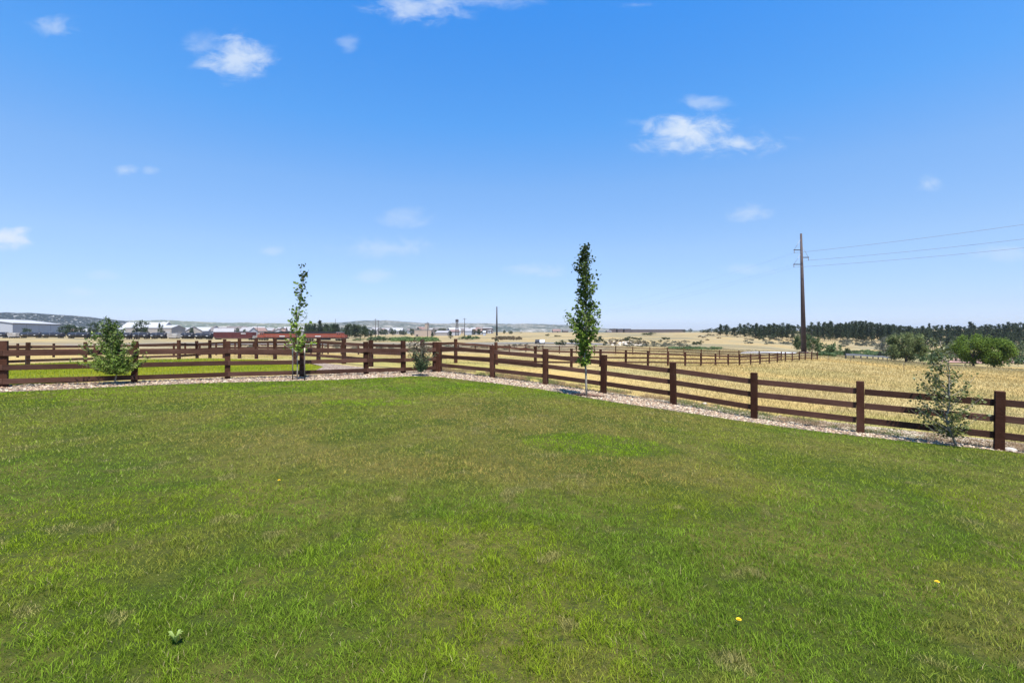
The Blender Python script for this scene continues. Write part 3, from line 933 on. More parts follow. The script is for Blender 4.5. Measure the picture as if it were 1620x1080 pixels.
young_tree('young_tree', 180, 608, [(502, 163, 172), (510, 158, 188), (518, 151, 197), (530, 146, 204), (545, 140, 210), (558, 132, 218), (568, 130, 228), (578, 140, 222), (590, 172, 208)],
           120, 5600, .085, .42, [(.17, .25, .035), (.07, .11, .028), (.34, .40, .12)], 'small bushy young tree with narrow drooping leaves before the left fence', M['bark'], .02, jit=.035, droop=.5)
young_tree('young_tree', 470, 601, [(418, 474, 483), (430, 476, 486), (442, 474, 490), (455, 464, 492), (470, 463, 491), (485, 462, 489), (495, 452, 488), (508, 450, 486), (522, 454, 484), (533, 446, 500), (545, 444, 490), (553, 456, 484)],
           64, 470, .118, .85, [(.25, .36, .04), (.04, .058, .022), (.14, .19, .05)], 'slender staked young tree with sparse round leaves by the back left fence', M['aspen_bark'], .024, jit=.05)
young_tree('young_tree', 928, 628, [(386, 921, 936), (398, 916, 938), (413, 907, 941), (430, 908, 945), (446, 913, 944), (462, 912, 941), (476, 912, 941), (486, 898, 960), (497, 889, 964), (508, 890, 962), (520, 898, 957), (533, 905, 951), (548, 904, 946), (562, 908, 938), (576, 918, 932)],
           90, 2700, .105, .75, [(.17, .26, .03), (.032, .05, .018), (.12, .15, .05)], 'tall narrow young maple with backlit shade painted into its upper leaves beside the right fence', M['aspen_bark'], .034, jit=.06)
young_tree('young_tree', 1514, 706, [(532, 1473, 1486), (545, 1468, 1493), (558, 1470, 1500), (568, 1464, 1516), (580, 1452, 1540), (600, 1452, 1538), (618, 1450, 1540), (636, 1446, 1556), (655, 1446, 1540), (672, 1462, 1532), (690, 1484, 1518)],
           70, 1650, .064, .9, [(.16, .175, .05), (.10, .115, .04), (.34, .35, .19)], 'young aspen with pale trunk and grey-green leaves near the right edge of the fence', M['aspen_bark'], .026, jit=.05)
young_tree('ornamental_shrub', 664, 595, [(536, 652, 666), (545, 645, 684), (554, 644, 692), (562, 646, 692), (570, 652, 682), (580, 656, 676), (587, 660, 670)],
           70, 1900, .075, .6, [(.10, .17, .07), (.09, .045, .04), (.16, .20, .08)], 'small purple-leaved shrub with bluish lower leaves in the fence corner', M['bark'], .02, stems=3, jit=.05, rise=1.6, cat='shrub')

for px, lab in ((463, 'thin wooden stake left of the slender young tree'), (482, 'thin wooden stake right of the slender young tree')):
    x, y = gp(px, 602)
    e = empty('tree_stake', (x, y, tz(x, y)), lab, 'stake', 'stakes holding the slender young tree')
    MB().tube([(0, 0, -.1), (0, 0, .85)], .02, 7).build('stake_shaft', M['dark_bark'], e)
    MB().tube([(0, 0, .852), (0, 0, 1.12)], .021, 7).build('stake_top', M['tape'], e)
# mulch ring by the maple, boulder by the last post
mx, my = gp(930, 626.5)
def blob_poly(x, y, a, b, n=16):
    return [(x + a * math.cos(t) * random.uniform(.85, 1.15), y + b * math.sin(t) * random.uniform(.85, 1.15)) for t in [2 * math.pi * q / n for q in range(n)]]
tag(drape('mulch_patch', blob_poly(mx, my, .5, .28), .12, .05, M['mulch']), kind='structure')
pm_ = np.array([(.17, .09, .06), (.12, .07, .05), (.22, .13, .09)])
ang = rng.uniform(0, 6.28, 350); rad = np.sqrt(rng.random(350))
tag(link('mulch_chips', stones('mulch_chips', mx + np.cos(ang) * rad * .5, my + np.sin(ang) * rad * .28, rng.uniform(.012, .03, 350), pm_, .05)), 'dark bark mulch chips around the foot of the maple', 'mulch', kind='stuff')

_sx = rng.uniform(-1.4, 3.2, 900); _ss = rng.uniform(.1, 2.0, 900)
_sp = np.array([rl(0, 0)]) + np.outer(_sx, np.array(RD)) + _ss[:, None] * nrm
tag(link('soil_stones', stones('soil_stones', _sp[:, 0], _sp[:, 1], rng.uniform(.012, .05, 900), pal)), 'small stones scattered over the bare soil beyond the right fence', 'stones', kind='stuff')
def rock(px, py, s, label):
    bm = bmesh.new(); bmesh.ops.create_icosphere(bm, subdivisions=3, radius=1)
    for v_ in bm.verts:
        p = v_.co; k = 1 + .35 * (math.sin(p.x * 3.1 + p.y * 2 + px) * math.cos(p.z * 2.7 + p.y)) * .5 + random.gauss(0, .015)
        v_.co = Vector((p.x * k * s, p.y * k * s * .8, p.z * k * s * .6))
    me = bpy.data.meshes.new('boulder'); bm.to_mesh(me); bm.free(); me.materials.append(M['boulder'])
    for p in me.polygons: p.use_smooth = True
    x, y = gp(px, py)
    tag(link('boulder', me, None, (x, y, tz(x, y) + s * .25)), label, 'rock')
rock(1597, 714, .12, 'pale rounded rock at the foot of the rightmost fence post')
rock(1115, 640, .09, 'small pale rock lying in the weeds just beyond the right fence')

# dandelions and a broad-leaved weed in the lawn
def dandelion(px, py, lab):
    x, y = gp(px, py); z = tz(x, y)
    e = empty('dandelion', (x, y, z), lab, 'flower')
    MB().tube([(0, 0, 0), (.003, 0, .06)], .0015, 4).build('stalk', M['leafgreen'], e)
    mb = MB()
    for k in range(14):
        a = k * 2 * math.pi / 14
        for rr_, zz in ((.017, .066), (.010, .072)):
            mb.add([(.003, 0, .06), (.003 + math.cos(a - .18) * rr_, math.sin(a - .18) * rr_, zz), (.003 + math.cos(a + .18) * rr_, math.sin(a + .18) * rr_, zz)], [(0, 1, 2)])
    mb.build('flower_head', M['yellow'], e)
M['yellow'] = principled('yellow_petal', (.75, .5, .02))
M['leafgreen'] = principled('weed_leaf', (.26, .34, .08), transl=.3, rough=.5, var=.2, scale=40)
for px, py, lab in [(441, 768, 'yellow dandelion in the left middle of the lawn'), (1168, 995, 'yellow dandelion low in the right foreground of the lawn'), (1482, 933, 'small yellow dandelion in the right middle lawn')]:
    dandelion(px, py, lab)
x, y = gp(278, 1022)
e = empty('broadleaf_weed', (x, y, tz(x, y)), 'light green broad-leaved weed standing in the left foreground lawn', 'weed')
for k in range(6):
    a = k * 2.4 + .5; L_ = random.uniform(.035, .06); w = .009
    mb = MB(); dx, dy = math.cos(a), math.sin(a)
    pts = []
    for t, ww, zz in ((0, .2, 0), (.35, 1, .5), (.7, .9, .8), (1, 0, .75)):
        pts.append(((dx * L_ * t, dy * L_ * t, .02 + zz * .07), ww * w))
    vs = []
    for (p, ww) in pts: vs += [(p[0] - dy * ww, p[1] + dx * ww, p[2] + .004), (p[0], p[1], p[2]), (p[0] + dy * ww, p[1] - dx * ww, p[2] + .004)]
    fs = []
    for q in range(3): fs += [(q * 3, q * 3 + 1, q * 3 + 4, q * 3 + 3), (q * 3 + 1, q * 3 + 2, q * 3 + 5, q * 3 + 4)]
    mb.add(vs, fs, True); mb.build('leaf', M['leafgreen'], e)


# ------------------------------------------------------------------ distant vegetation
def crown_pts(n, kind, r_):
    """points of a unit tree crown: x,y within about .5, z 0..1, gathered in clumps"""
    P = []
    if kind == 'pine':
        nc = 34
        for k in range(nc):
            h = .14 + .84 * (k / nc) ** .9; w = (.30 * (1 - h) ** .7 + .05) * r_.uniform(.55, 1.15)
            a = r_.uniform(0, 6.28); q = w * r_.uniform(.3, 1.0)
            c = np.array((math.cos(a) * q, math.sin(a) * q, h))
            P.append(c + r_.normal(size=(n // nc, 3)) * np.array((.06, .06, .03)) * (1.25 - .5 * h))
    elif kind == 'round':
        nc = 40
        for k in range(nc):
            v_ = r_.normal(size=3); v_ /= np.linalg.norm(v_); v_ *= r_.uniform(.3, 1.0) ** .6
            c = np.array((v_[0] * .45, v_[1] * .45, .52 + v_[2] * .41 - .10 * abs(v_[0])))
            P.append(c + r_.normal(size=(n // nc, 3)) * .055)
    elif kind == 'open':
        nc = 30
        for k in range(nc):
            a = r_.uniform(0, 6.28); h = r_.uniform(.22, .95); w = .46 * math.sin(min(1, h * 1.1) * math.pi) ** .5 * r_.uniform(.4, 1)
            c = np.array((math.cos(a) * w, math.sin(a) * w, h))
            P.append(c + r_.normal(size=(n // nc, 3)) * np.array((.06, .06, .035)))
    else:  # bush
        nc = 16
        for k in range(nc):
            a = r_.uniform(0, 6.28); q = r_.uniform(0, 1) ** .5
            h = .55 * math.sqrt(max(0, 1 - q * q)) * r_.uniform(.6, 1.3)
            c = np.array((math.cos(a) * q * .42, math.sin(a) * q * .42, h + .12))
            P.append(c + r_.normal(size=(n // nc, 3)) * np.array((.07, .07, .08)))
    P = np.concatenate(P); P[:, 2] = np.maximum(P[:, 2], .02)
    return P
def crown_mesh(kind, n, leaf, c1, c2, seed):
    r_ = np.random.default_rng(seed)
    P = crown_pts(n, kind, r_)
    t = r_.random((len(P), 1)); cc = (np.array(c1) * (1 - t) + np.array(c2) * t) * r_.uniform(.7, 1.3, (len(P), 1))
    return leaf_mesh('crown', P, leaf * r_.uniform(.6, 1.3, len(P)), cc, .8, .1)
def trunk_mesh(kind, m):
    mb = MB()
    if kind == 'pine':
        mb.tube([(0, 0, -.05), (.005, 0, .5), (0, 0, .97)], [.018, .012, .003], 6)
    else:
        mb.tube([(0, 0, -.04), (.01, 0, .2), (-.02, .01, .42)], [.03, .024, .012], 6)
        for k in range(6):
            a = k * 1.1; mb.tube([(0, 0, .1 + .03 * k), (math.cos(a) * .12, math.sin(a) * .12, .3 + .03 * k), (math.cos(a) * .25, math.sin(a) * .25, .55 + .03 * k)], [.016, .01, .004], 5, False)
    return mb.mesh('trunk', m)
TRK_P = trunk_mesh('pine', M['dark_bark']); TRK_R = trunk_mesh('round', M['dark_bark'])
PINE = [crown_mesh('pine', 1500, .05, (.03, .045, .026), (.07, .088, .045), s_) for s_ in range(9)]
PINE_T = [crown_mesh('open', 1300, .055, (.03, .045, .024), (.06, .078, .036), s_) for s_ in range(20, 26)]
BUSHD = [crown_mesh('bush', 420, .11, (.030, .045, .020), (.055, .075, .032), s_) for s_ in range(30, 34)]
BUSHG = [crown_mesh('bush', 420, .11, (.06, .10, .035), (.12, .165, .07), s_) for s_ in range(40, 43)]
SAGE = [crown_mesh('bush', 300, .13, (.10, .115, .075), (.17, .175, .11), s_) for s_ in range(50, 53)]
ROUND = [crown_mesh('round', 1400, .065, (.035, .055, .025), (.07, .095, .04), s_) for s_ in range(60, 64)]
def plant(name, crown, trunk, x, y, h, w, label, cat, group=None, sink=0.0):
    z = tz(x, y) - sink
    e = empty(name, (x, y, z), label, cat, group, random.uniform(0, 6.28))
    c = link('crown', crown, e)
    c.scale = (w, w, h)
    if trunk is not None:
        t = link('trunk', trunk, e); t.scale = (w * 1.0, w * 1.0, h)
    return e
def plant_px(name, crown, trunk, px, ytop, ybase, wpx, label, cat, group=None, Z=None):
    if Z is None: x, y = gp(px, ybase)
    else: x, y = (px - CX) / F * Z, Z
    zb = tz(x, y); h = EYE - (ytop - HY) / F * y - zb
    return plant(name, crown, trunk, x, y, max(h, .4), wpx / F * y, label, cat, group)

# pines on the right-hand ridge
tops = [(1112, 521), (1119, 520.5), (1125, 519), (1136, 518), (1140, 515), (1147, 514.5), (1154, 517), (1162, 518), (1171, 511.5), (1178, 513), (1184, 510), (1191, 514), (1197, 511), (1204, 513.5), (1211, 516), (1216, 515),
        (1222, 514), (1229, 513), (1238, 510), (1245, 514), (1252, 513.5), (1262, 513), (1270, 515), (1283, 513.5), (1290, 514), (1297, 515), (1303, 511.5), (1309, 511), (1315, 508.5), (1322, 513), (1331, 511), (1338, 509.5), (1344, 509),
        (1349, 507.5), (1355, 508), (1360, 507), (1366, 508), (1370, 507), (1376, 508.5), (1380, 509.5), (1387, 511), (1393, 510), (1402, 511.5), (1407, 514), (1413, 512), (1419, 515), (1425, 513.5), (1434, 515), (1443, 517), (1451, 516), (1460, 515),
        (1470, 511), (1477, 515), (1484, 514), (1490, 514), (1497, 514), (1505, 513.5), (1510, 515), (1515, 515), (1520, 516), (1526, 516), (1535, 508.5), (1541, 514), (1547, 517), (1553, 514), (1560, 512), (1567, 513), (1574, 515), (1580, 512),
        (1587, 512), (1595, 509), (1601, 510.5), (1606, 510), (1615, 509), (1622, 510), (1632, 512), (1645, 511), (1660, 510), (1680, 512)]
def pine_where(px):
    for lim, w in ((1130, 'at the left tip of the ridge wood'), (1190, 'near the left end of the ridge wood'), (1256, 'in the ridge wood just left of the steel pole'), (1300, 'in the ridge wood right behind the steel pole'),
                   (1350, 'left on the highest hump of the ridge wood'), (1400, 'right on the highest hump of the ridge wood'), (1470, 'in the ridge wood above the olive-green tree'),
                   (1525, 'in the ridge wood left of the bright green pair'), (1600, 'in the ridge wood above the bright green pair')):
        if px < lim: return w
    return 'in the ridge wood at the right edge of the view'
pg = 'pines along the right-hand ridge'
for px, yt in tops:
    Z = 345 + random.uniform(-20, 25)
    if px < 1130: Z = 400
    plant_px('pine_tree', random.choice(PINE + PINE_T), TRK_P, px, yt, 0, random.uniform(12, 21), 'skyline pine ' + pine_where(px), 'pine tree', pg, Z)
for px in np.arange(1192, 1690, 6.2):
    if 1258 < px < 1282: continue
    Z = 292 + random.uniform(-10, 22)
    px = px + random.uniform(-3, 3)
    x, y = (px - CX) / F * Z, Z
    h = random.uniform(6.5, 11)
    plant('pine_tree', random.choice(PINE + PINE_T), TRK_P, x, y, h, random.uniform(5, 9), 'smaller dark pine ' + pine_where(px), 'pine tree', pg)
for px in np.arange(1440, 1700, 8.5):
    Z = random.uniform(225, 262); px = px + random.uniform(-4, 4)
    plant('pine_tree', random.choice(PINE + PINE_T + ROUND), TRK_P, (px - CX) / F * Z, Z, random.uniform(6, 9.5), random.uniform(5.5, 8.5), 'smaller dark pine ' + pine_where(px), 'pine tree', pg)
for px in np.arange(1302, 1400, 7):
    Z = random.uniform(278, 290); px = px + random.uniform(-3, 3)
    plant('pine_tree', random.choice(PINE), TRK_P, (px - CX) / F * Z, Z, random.uniform(9, 12), random.uniform(5, 7), 'smaller dark pine ' + pine_where(px), 'pine tree', pg)
for px in np.arange(1140, 1690, 9):
    Z = 322 + random.uniform(-8, 8)
    px = px + random.uniform(-4, 4)
    plant('pine_tree', random.choice(PINE + PINE_T), TRK_P, (px - CX) / F * Z, Z, random.uniform(5.5, 9), random.uniform(5, 9), 'smaller dark pine ' + pine_where(px), 'pine tree', pg)
plant_px('pine_tree', PINE_T[1], TRK_P, 1083, 521, 0, 7, 'leftmost of the two small pines on the tan crest', 'pine tree', None, 470)
plant_px('pine_tree', PINE_T[0], TRK_P, 1092, 519.5, 0, 9, 'spreading small pine on the tan crest beside a smaller one', 'pine tree', None, 470)

# large deciduous trees on the right
def big_tree(px, yt, yb, wpx, Z, n, leaf, c1, c2, seed, label, kind='round'):
    me = crown_mesh(kind, n, leaf, c1, c2, seed)
    return plant_px('broadleaf_tree', me, TRK_R, px, yt, yb, wpx, label, 'tree', None, Z)
big_tree(1433, 521, 573, 54, 106, 15000, .034, (.10, .13, .045), (.20, .23, .09), 101, 'olive-green rounded tree at the edge of the golden field')
big_tree(1540, 523, 580, 54, 113, 16000, .032, (.065, .11, .015), (.19, .27, .035), 102, 'bright green bushy tree, the left crown of a pair beyond the field')
big_tree(1573, 526, 580, 52, 111, 16000, .032, (.065, .11, .015), (.18, .26, .035), 103, 'bright green bushy tree, the right crown of a pair beyond the field')
big_tree(1268, 523, 556, 28, 122, 4500, .04, (.05, .085, .03), (.105, .145, .06), 104, 'green tree directly behind the tall steel pole, left half')
big_tree(1285, 525, 556, 24, 124, 4000, .04, (.05, .085, .03), (.10, .14, .055), 105, 'green tree just right of the tall steel pole')
for q, (px, yt, wpx, lab) in enumerate([(1303, 536, 22, 'dark green bush right of the steel pole trees'), (1322, 537, 24, 'dark green bush, rightmost beside the steel pole trees')]):
    plant_px('bush', BUSHG[q], None, px, yt, 556, wpx, lab, 'bush', None, 128)
plant_px('broadleaf_tree', ROUND[2], TRK_R, 1340, 549, 566, 13, 'small lone tree standing in the green hollow', 'tree', None, 128)
plant_px('bush', BUSHG[1], None, 1306, 556, 565, 9, 'small round green bush in the hollow beside the field', 'bush', None, 125)
plant_px('broadleaf_tree', crown_mesh('round', 2400, .05, (.12, .13, .10), (.2, .2, .15), 7), TRK_R, 1402, 531, 551, 30, 'grey thin-leaved tree behind the olive-green tree', 'tree', None, 165)
plant_px('broadleaf_tree', crown_mesh('round', 2400, .05, (.12, .15, .08), (.2, .22, .13), 8), TRK_R, 1512, 535, 568, 34, 'pale grey-green tree just left of the bright green pair', 'tree', None, 150)
plant_px('broadleaf_tree', crown_mesh('round', 2400, .05, (.08, .11, .05), (.15, .18, .09), 9), TRK_R, 1606, 533, 565, 34, 'olive tree just right of the bright green pair', 'tree', None, 150)
plant_px('broadleaf_tree', crown_mesh('round', 2400, .05, (.1, .13, .08), (.18, .2, .12), 10), TRK_R, 1634, 531, 565, 34, 'grey-green tree at the right edge of the frame', 'tree', None, 155)
for px in (1470, 1455, 1482, 1530, 1585, 1620):
    plant_px('bush', random.choice(BUSHG), None, px, 556 + random.uniform(-2, 3), 570, 24, 'low green bush around the trees right of the field', 'bush', 'low bushes around the field-edge trees', 125)
# dark bushes dotted over the tan slopes: column, top row, base row, width, label
for px, yt, yb, w, lab in [(866, 527.5, 532, 8, 'small dark bush on the tan slope'), (882, 529, 533, 11, 'low dark bush on the tan slope beside a smaller one'), (886, 537, 548, 21, 'dark green bush beyond the field left of the maple'),
                           (907, 533, 546, 18, 'dark bush behind the lower leaves of the maple'), (949, 529, 543, 16, 'dark bush directly right of the maple'), (958, 537, 547, 7, 'narrow dark bush right of the maple'),
                           (997, 531, 539, 24, 'wide dark bush on the slope right of the maple'), (1013, 533, 539, 8, 'small dark bush at the right end of the wide bush'), (1027, 525, 530.5, 24, 'long low dark thicket on the tan crest'),
                           (1053, 531, 539, 14, 'dark rounded bush on the open tan slope'), (1044, 536, 541, 7, 'small green bush left of a dark rounded one'), (1097, 539, 546, 10, 'dark bush, left one of a touching pair'),
                           (1107, 537.5, 546, 13, 'dark rounded bush, right one of a touching pair'), (1122, 527, 531, 6, 'tiny dark bush on the crest below the ridge pines'),
                           (786, 534, 541, 6, 'green bush at the foot of the dark pole'), (1192, 529, 535, 8, 'small dark bush at the lower edge of the ridge pines'), (1205, 531, 538, 8, 'dark bush before the ridge pines')]:
    plant_px('bush', random.choice(BUSHD), None, px, yt, yb, w * 1.15, lab, 'bush')
for px, yt, yb, w, lab in [(713, 525, 536, 8, 'dark conifer standing alone left of the lattice tower bushes'), (684, 526, 534, 6, 'small dark conifer at the right end of the tan block building')]:
    plant_px('pine_tree', PINE[1], TRK_P, px, yt - 1, yb, w * 1.7, lab, 'pine tree')
for px, yt, yb, w, lab in [(733, 530, 537.5, 12, 'olive bush, left of a clump of three in the dry field'), (742, 528, 537.5, 15, 'grey-green bush, middle of a clump of three in the dry field'), (752, 530, 537, 10, 'olive bush, right of a clump of three in the dry field'),
                           (590, 530, 540, 14, 'dark green bush, left of the row behind the fence'), (600, 528.5, 540, 16, 'dark green bush, middle of the row behind the fence'), (611, 530, 540, 14, 'dark green bush, right of the row behind the fence'),
                           (572, 534, 539, 20, 'low green bush behind the front of the orange locomotive')]:
    plant_px('bush', random.choice(BUSHG), None, px, yt, yb, w * 1.5, lab, 'bush')
def shrub_stuff(name, label, spots_, meshes_c, leaf, c1, c2, cat='shrubs'):
    P, Cc, S = [], [], []
    for (x, y, w, h) in spots_:
        q = crown_pts(96, 'bush', rng) * np.array((w, w, h * 1.3)) + np.array((x, y, tz(x, y)))
        P.append(q); t = rng.random((len(q), 1)); Cc.append((np.array(c1) * (1 - t) + np.array(c2) * t) * rng.uniform(.7, 1.25)); S.append(np.full(len(q), leaf * max(w, .8)))
    tag(link(name, leaf_mesh(name, np.concatenate(P), np.concatenate(S), np.concatenate(Cc), .8, .2)), label, cat, kind='stuff')
def spread(n, x0, x1, y0, y1, w, h, p=1):
    out = []
    for _ in range(n):
        x, y = gp(random.uniform(x0, x1), random.uniform(y0, y1)); out.append((x, y, random.uniform(.6, 1.3) * w, random.uniform(.6, 1.3) * h))
    return out
shrub_stuff('green_ground_cover', 'low bright green ground cover behind the back fence', spread(130, 622, 690, 536, 540.5, 4.5, 1.3), None, .13, (.09, .15, .045), (.16, .22, .07))
shrub_stuff('green_reeds', 'patch of green growth crossing the dry field', spread(60, 1060, 1140, 550, 553, 2.0, .35) + spread(120, 1300, 1440, 556, 563, 3.0, .6) + spread(40, 1440, 1520, 552, 566, 4, 1), None, .16, (.09, .145, .05), (.15, .2, .085))
shrub_stuff('sagebrush', 'grey sagebrush scattered over the open ground', spread(110, 985, 1090, 540, 549, 1.5, .5) + spread(110, 385, 860, 546.5, 553, 1.4, .5) + spread(40, 1180, 1290, 535, 545, 3, .8) + spread(30, 1330, 1400, 538, 548, 4, 1.0), None, .16, (.11, .115, .075), (.19, .175, .12))
shrub_stuff('rusty_scrub', 'brown rusty scrub on the tan slope', spread(50, 962, 1020, 537, 546, 1.3, .8) + spread(50, 780, 825, 534, 538, 3, 1.0) + spread(30, 1090, 1260, 528, 540, 2.5, .7), None, .16, (.11, .085, .045), (.17, .12, .07))
# pale rock bits among the scrub on the slope
X, Y = np.array([gp(random.uniform(962, 1025), random.uniform(541, 547)) for _ in range(70)]).T
tag(link('pale_rocks', stones('pale_rocks', X, Y, rng.uniform(.3, .8, len(X)), np.array([(.5, .43, .34), (.58, .5, .4)]))), 'pale rocks scattered among the scrub on the slope', 'rocks', kind='stuff')

# trees of the town on the left and in the middle
TL = 'dark evergreen in the grove behind the orange locomotive'
for px, yt, w in [(487, 515, 16), (502, 514, 16), (515, 513, 16), (530, 514, 17), (550, 514, 15), (563, 514.5, 18), (484, 513, 9), (491, 510, 10), (498, 512, 10), (506, 507, 13), (513, 510, 12), (520, 511, 11), (527, 510, 12), (534, 513, 12), (545, 514, 10), (552, 510.5, 12), (560, 513, 12), (570, 512.5, 17), (577, 516, 14), (583, 519, 10)]:
    plant_px('evergreen_tree', random.choice(ROUND + PINE[:2]), TRK_P, px, yt - .5, 533, w * 1.7, TL, 'tree', 'grove behind the locomotives', random.uniform(320, 350))
for px, yt, w, lab in [(44, 517.5, 13, 'small dark tree against the white warehouse wall'), (103, 511.5, 17, 'dark bushy tree at the right end of the warehouse'), (114, 513, 18, 'dark bushy tree, second from the right end of the warehouse'), (129, 515, 12, 'dark tree between warehouse and the leafy young tree'),
                       (147, 508, 14, 'tall dark tree just left of the leafy young tree'), (224, 505.5, 20, 'broad dark tree behind the beige shed roof'), (254, 508, 7, 'narrow dark conifer behind the beige shed'), (303, 516, 6, 'small dark conifer above the tank cars'),
                       (376, 517.5, 5, 'small dark conifer above the maroon car, left one'), (386.5, 519.5, 5, 'small dark conifer above the maroon car, right one')]:
    plant_px('evergreen_tree', random.choice(ROUND), TRK_R, px, yt, 527, w * 1.25, lab, 'tree', None, 372 if px < 300 else 420)
for px, yt, w in [(592, 519, 8), (604, 519.5, 9), (610, 520, 7), (622, 518.5, 9), (634, 521, 6), (640, 522, 8), (652, 518, 8), (660, 518, 9), (666, 519, 8), (690, 520, 8), (697, 518.5, 10), (704, 518, 9), (740, 518, 10), (748, 519, 10), (758, 519, 9), (765, 521, 8), (798, 521.5, 4), (808, 522, 6), (824, 526, 4)]:
    plant_px('evergreen_tree', random.choice(ROUND), TRK_R, px, yt, 531, w * 1.3, 'dark tree among the distant town houses ' + ('left of the tan block building' if px < 655 else 'behind the tan block building' if px < 685 else 'around the lattice tower' if px < 750 else 'near the dark pole'), 'tree', 'trees among the distant houses', random.uniform(430, 520))


# ------------------------------------------------------------------ buildings
def building(px0, px1, ytop, Z, depth, wall, roof, label, rz=0.0, roof_h=.25, cat='building', gable=True, name='building', wins=(), doors=(), group=None, overh=.3, ybase=None):
    x0 = (px0 - CX) / F * Z; x1 = (px1 - CX) / F * Z; xc = (x0 + x1) / 2; w = x1 - x0
    zt = EYE - (ytop - HY) / F * Z
    zb = tz(xc, Z) - .6 if ybase is None else EYE - (ybase - HY) / F * Z
    zb = min(zb, zt - 2)
    H = zt - zb
    e = empty(name, (xc, Z + depth / 2, zb), label, cat, group, rz)
    rh = H * roof_h
    hw = H - rh
    mb = MB()
    if gable:
        # ridge along x
        mb.add([(-w / 2, -depth / 2, 0), (w / 2, -depth / 2, 0), (w / 2, depth / 2, 0), (-w / 2, depth / 2, 0), (-w / 2, -depth / 2, hw), (w / 2, -depth / 2, hw), (w / 2, depth / 2, hw), (-w / 2, depth / 2, hw), (-w / 2, 0, H - .05), (w / 2, 0, H - .05)],
               [(0, 1, 5, 4), (1, 2, 6, 9, 5), (2, 3, 7, 6), (3, 0, 4, 8, 7)])
        mb.build('wall', wall, e)
        rb = MB(); o2 = overh; dz = rh / (depth / 2) * o2
        W2 = w / 2 + o2; D2 = depth / 2 + o2
        for s_ in (-1, 1):
            rb.add([(-W2, s_ * D2, hw - dz), (W2, s_ * D2, hw - dz), (W2, 0, H), (-W2, 0, H), (-W2, s_ * D2, hw - dz + .22), (W2, s_ * D2, hw - dz + .22), (W2, 0, H + .22), (-W2, 0, H + .22)],
                   [(0, 1, 2, 3), (4, 5, 6, 7), (0, 1, 5, 4), (0, 3, 7, 4), (1, 2, 6, 5)])
        rb.build('roof', roof, e)
    else:
        mb.box((0, 0, (H - .3) / 2), (w, depth, H - .3)); mb.build('wall', wall, e)
        MB().box((0, 0, H - .148), (w + .5, depth + .5, .3)).build('roof', roof, e)
    for (fx, fz, ww, hh) in wins:
        MB().box((fx * w, -depth / 2 - .03, fz * hw), (ww, .08, hh)).build('window', M['glass'], e)
    for (fx, ww, hh, mt) in doors:
        MB().box((fx * w, -depth / 2 - .04, hh / 2 + .6), (ww, .09, hh)).build('door', mt, e)
    return e
# warehouse at the far left: long side faces the camera and runs away to the right
def warehouse():
    # built from its eave corners
    Zc, Ze = 395., 470.
    xa = (20 - CX) / F * Zc; xb = (97 - CX) / F * Ze
    L_ = math.hypot(xb - xa, Ze - Zc); ang = math.atan2(Ze - Zc, xb - xa)
    zb = tz(xa, Zc) - 1; eave = EYE - (511.2 - HY) / F * Zc - zb
    e = empty('warehouse', (xa, Zc, zb), 'long white metal warehouse at the far left behind the train', 'building', None, ang)
    D = 46.; rid = eave + 3.6
    mb = MB().add([(0, 0, 0), (L_, 0, 0), (L_, D, 0), (0, D, 0), (0, 0, eave), (L_, 0, eave), (L_, D, eave), (0, D, eave), (0, D / 2, rid - .1), (L_, D / 2, rid - .1)], [(0, 1, 5, 4), (1, 2, 6, 9, 5), (2, 3, 7, 6), (3, 0, 4, 8, 7)])
    mb.build('wall', M['white_wall'], e)
    rb = MB()
    for s0, s1 in ((-.6, D / 2), (D + .6, D / 2)):
        rb.add([(-.6, s0, eave - .05), (L_ + .6, s0, eave - .05), (L_ + .6, s1, rid), (-.6, s1, rid), (-.6, s0, eave + .35), (L_ + .6, s0, eave + .35), (L_ + .6, s1, rid + .4), (-.6, s1, rid + .4)], [(0, 1, 2, 3), (4, 5, 6, 7), (0, 1, 5, 4), (0, 3, 7, 4), (1, 2, 6, 5)])
    rb.build('roof', M['white_roof'], e)
    MB().box((L_ / 2, -.35, eave - .25), (L_ + 1.2, .3, .35)).build('gutter', M['dark_roof'], e)
    for k in range(1, 4):
        MB().box((L_ * k / 4, -.08, eave / 2), (.45, .16, eave - .3)).build('downpipe', M['grey_metal'], e)
    for k in (.08, .62, .85):
        MB().box((L_ * k, -.06, 2.6), (4.2, .1, 4.6)).build('door', M['white_roof'], e)
warehouse()
building(199, 266, 514.3, 385, 20, M['beige_wall'], M['white_roof'], 'beige metal shed with a white roof and wide doors behind the train', rz=.12, roof_h=.22, wins=((-.33, .62, 2.2, 1.4), (.34, .62, 1.8, 1.2)), doors=((-.19, 7, 4.6, M['white_wall']), (.43, 2.6, 4.6, M['white_roof'])))
building(188, 252, 509.6, 520, 26, M['white_wall'], M['white_roof'], 'long pale roofed hall rising behind the beige shed', roof_h=.5, rz=.06)
building(656, 683, 521.2, 405, 14, M['tan_wall'], M['white_roof'], 'tan block building with a pale parapet in the middle distance', gable=False, wins=((-.33, .25, 1.6, 1.6),), rz=-.05)
building(690, 709, 523.2, 430, 16, M['beige_wall'], M['grey_roof'], 'low grey-green shed right of the tan block building', roof_h=.35, rz=-.1)
building(711, 724, 521.5, 440, 16, M['white_wall'], M['red_roof'], 'small pale building at the foot of the lattice tower', roof_h=.3, rz=.2)
building(735, 746, 519.8, 470, 14, M['white_wall'], M['grey_roof'], 'white shed right of the lattice tower', roof_h=.35)
building(748, 762, 520.2, 480, 14, M['white_wall'], M['red_roof'], 'pale building with a reddish roof left of the dark pole', roof_h=.4)
building(760, 779, 518.8, 540, 16, M['brown_panel'], M['grey_roof'], 'long dark building with a flat pale roof left of the dark pole', gable=False)
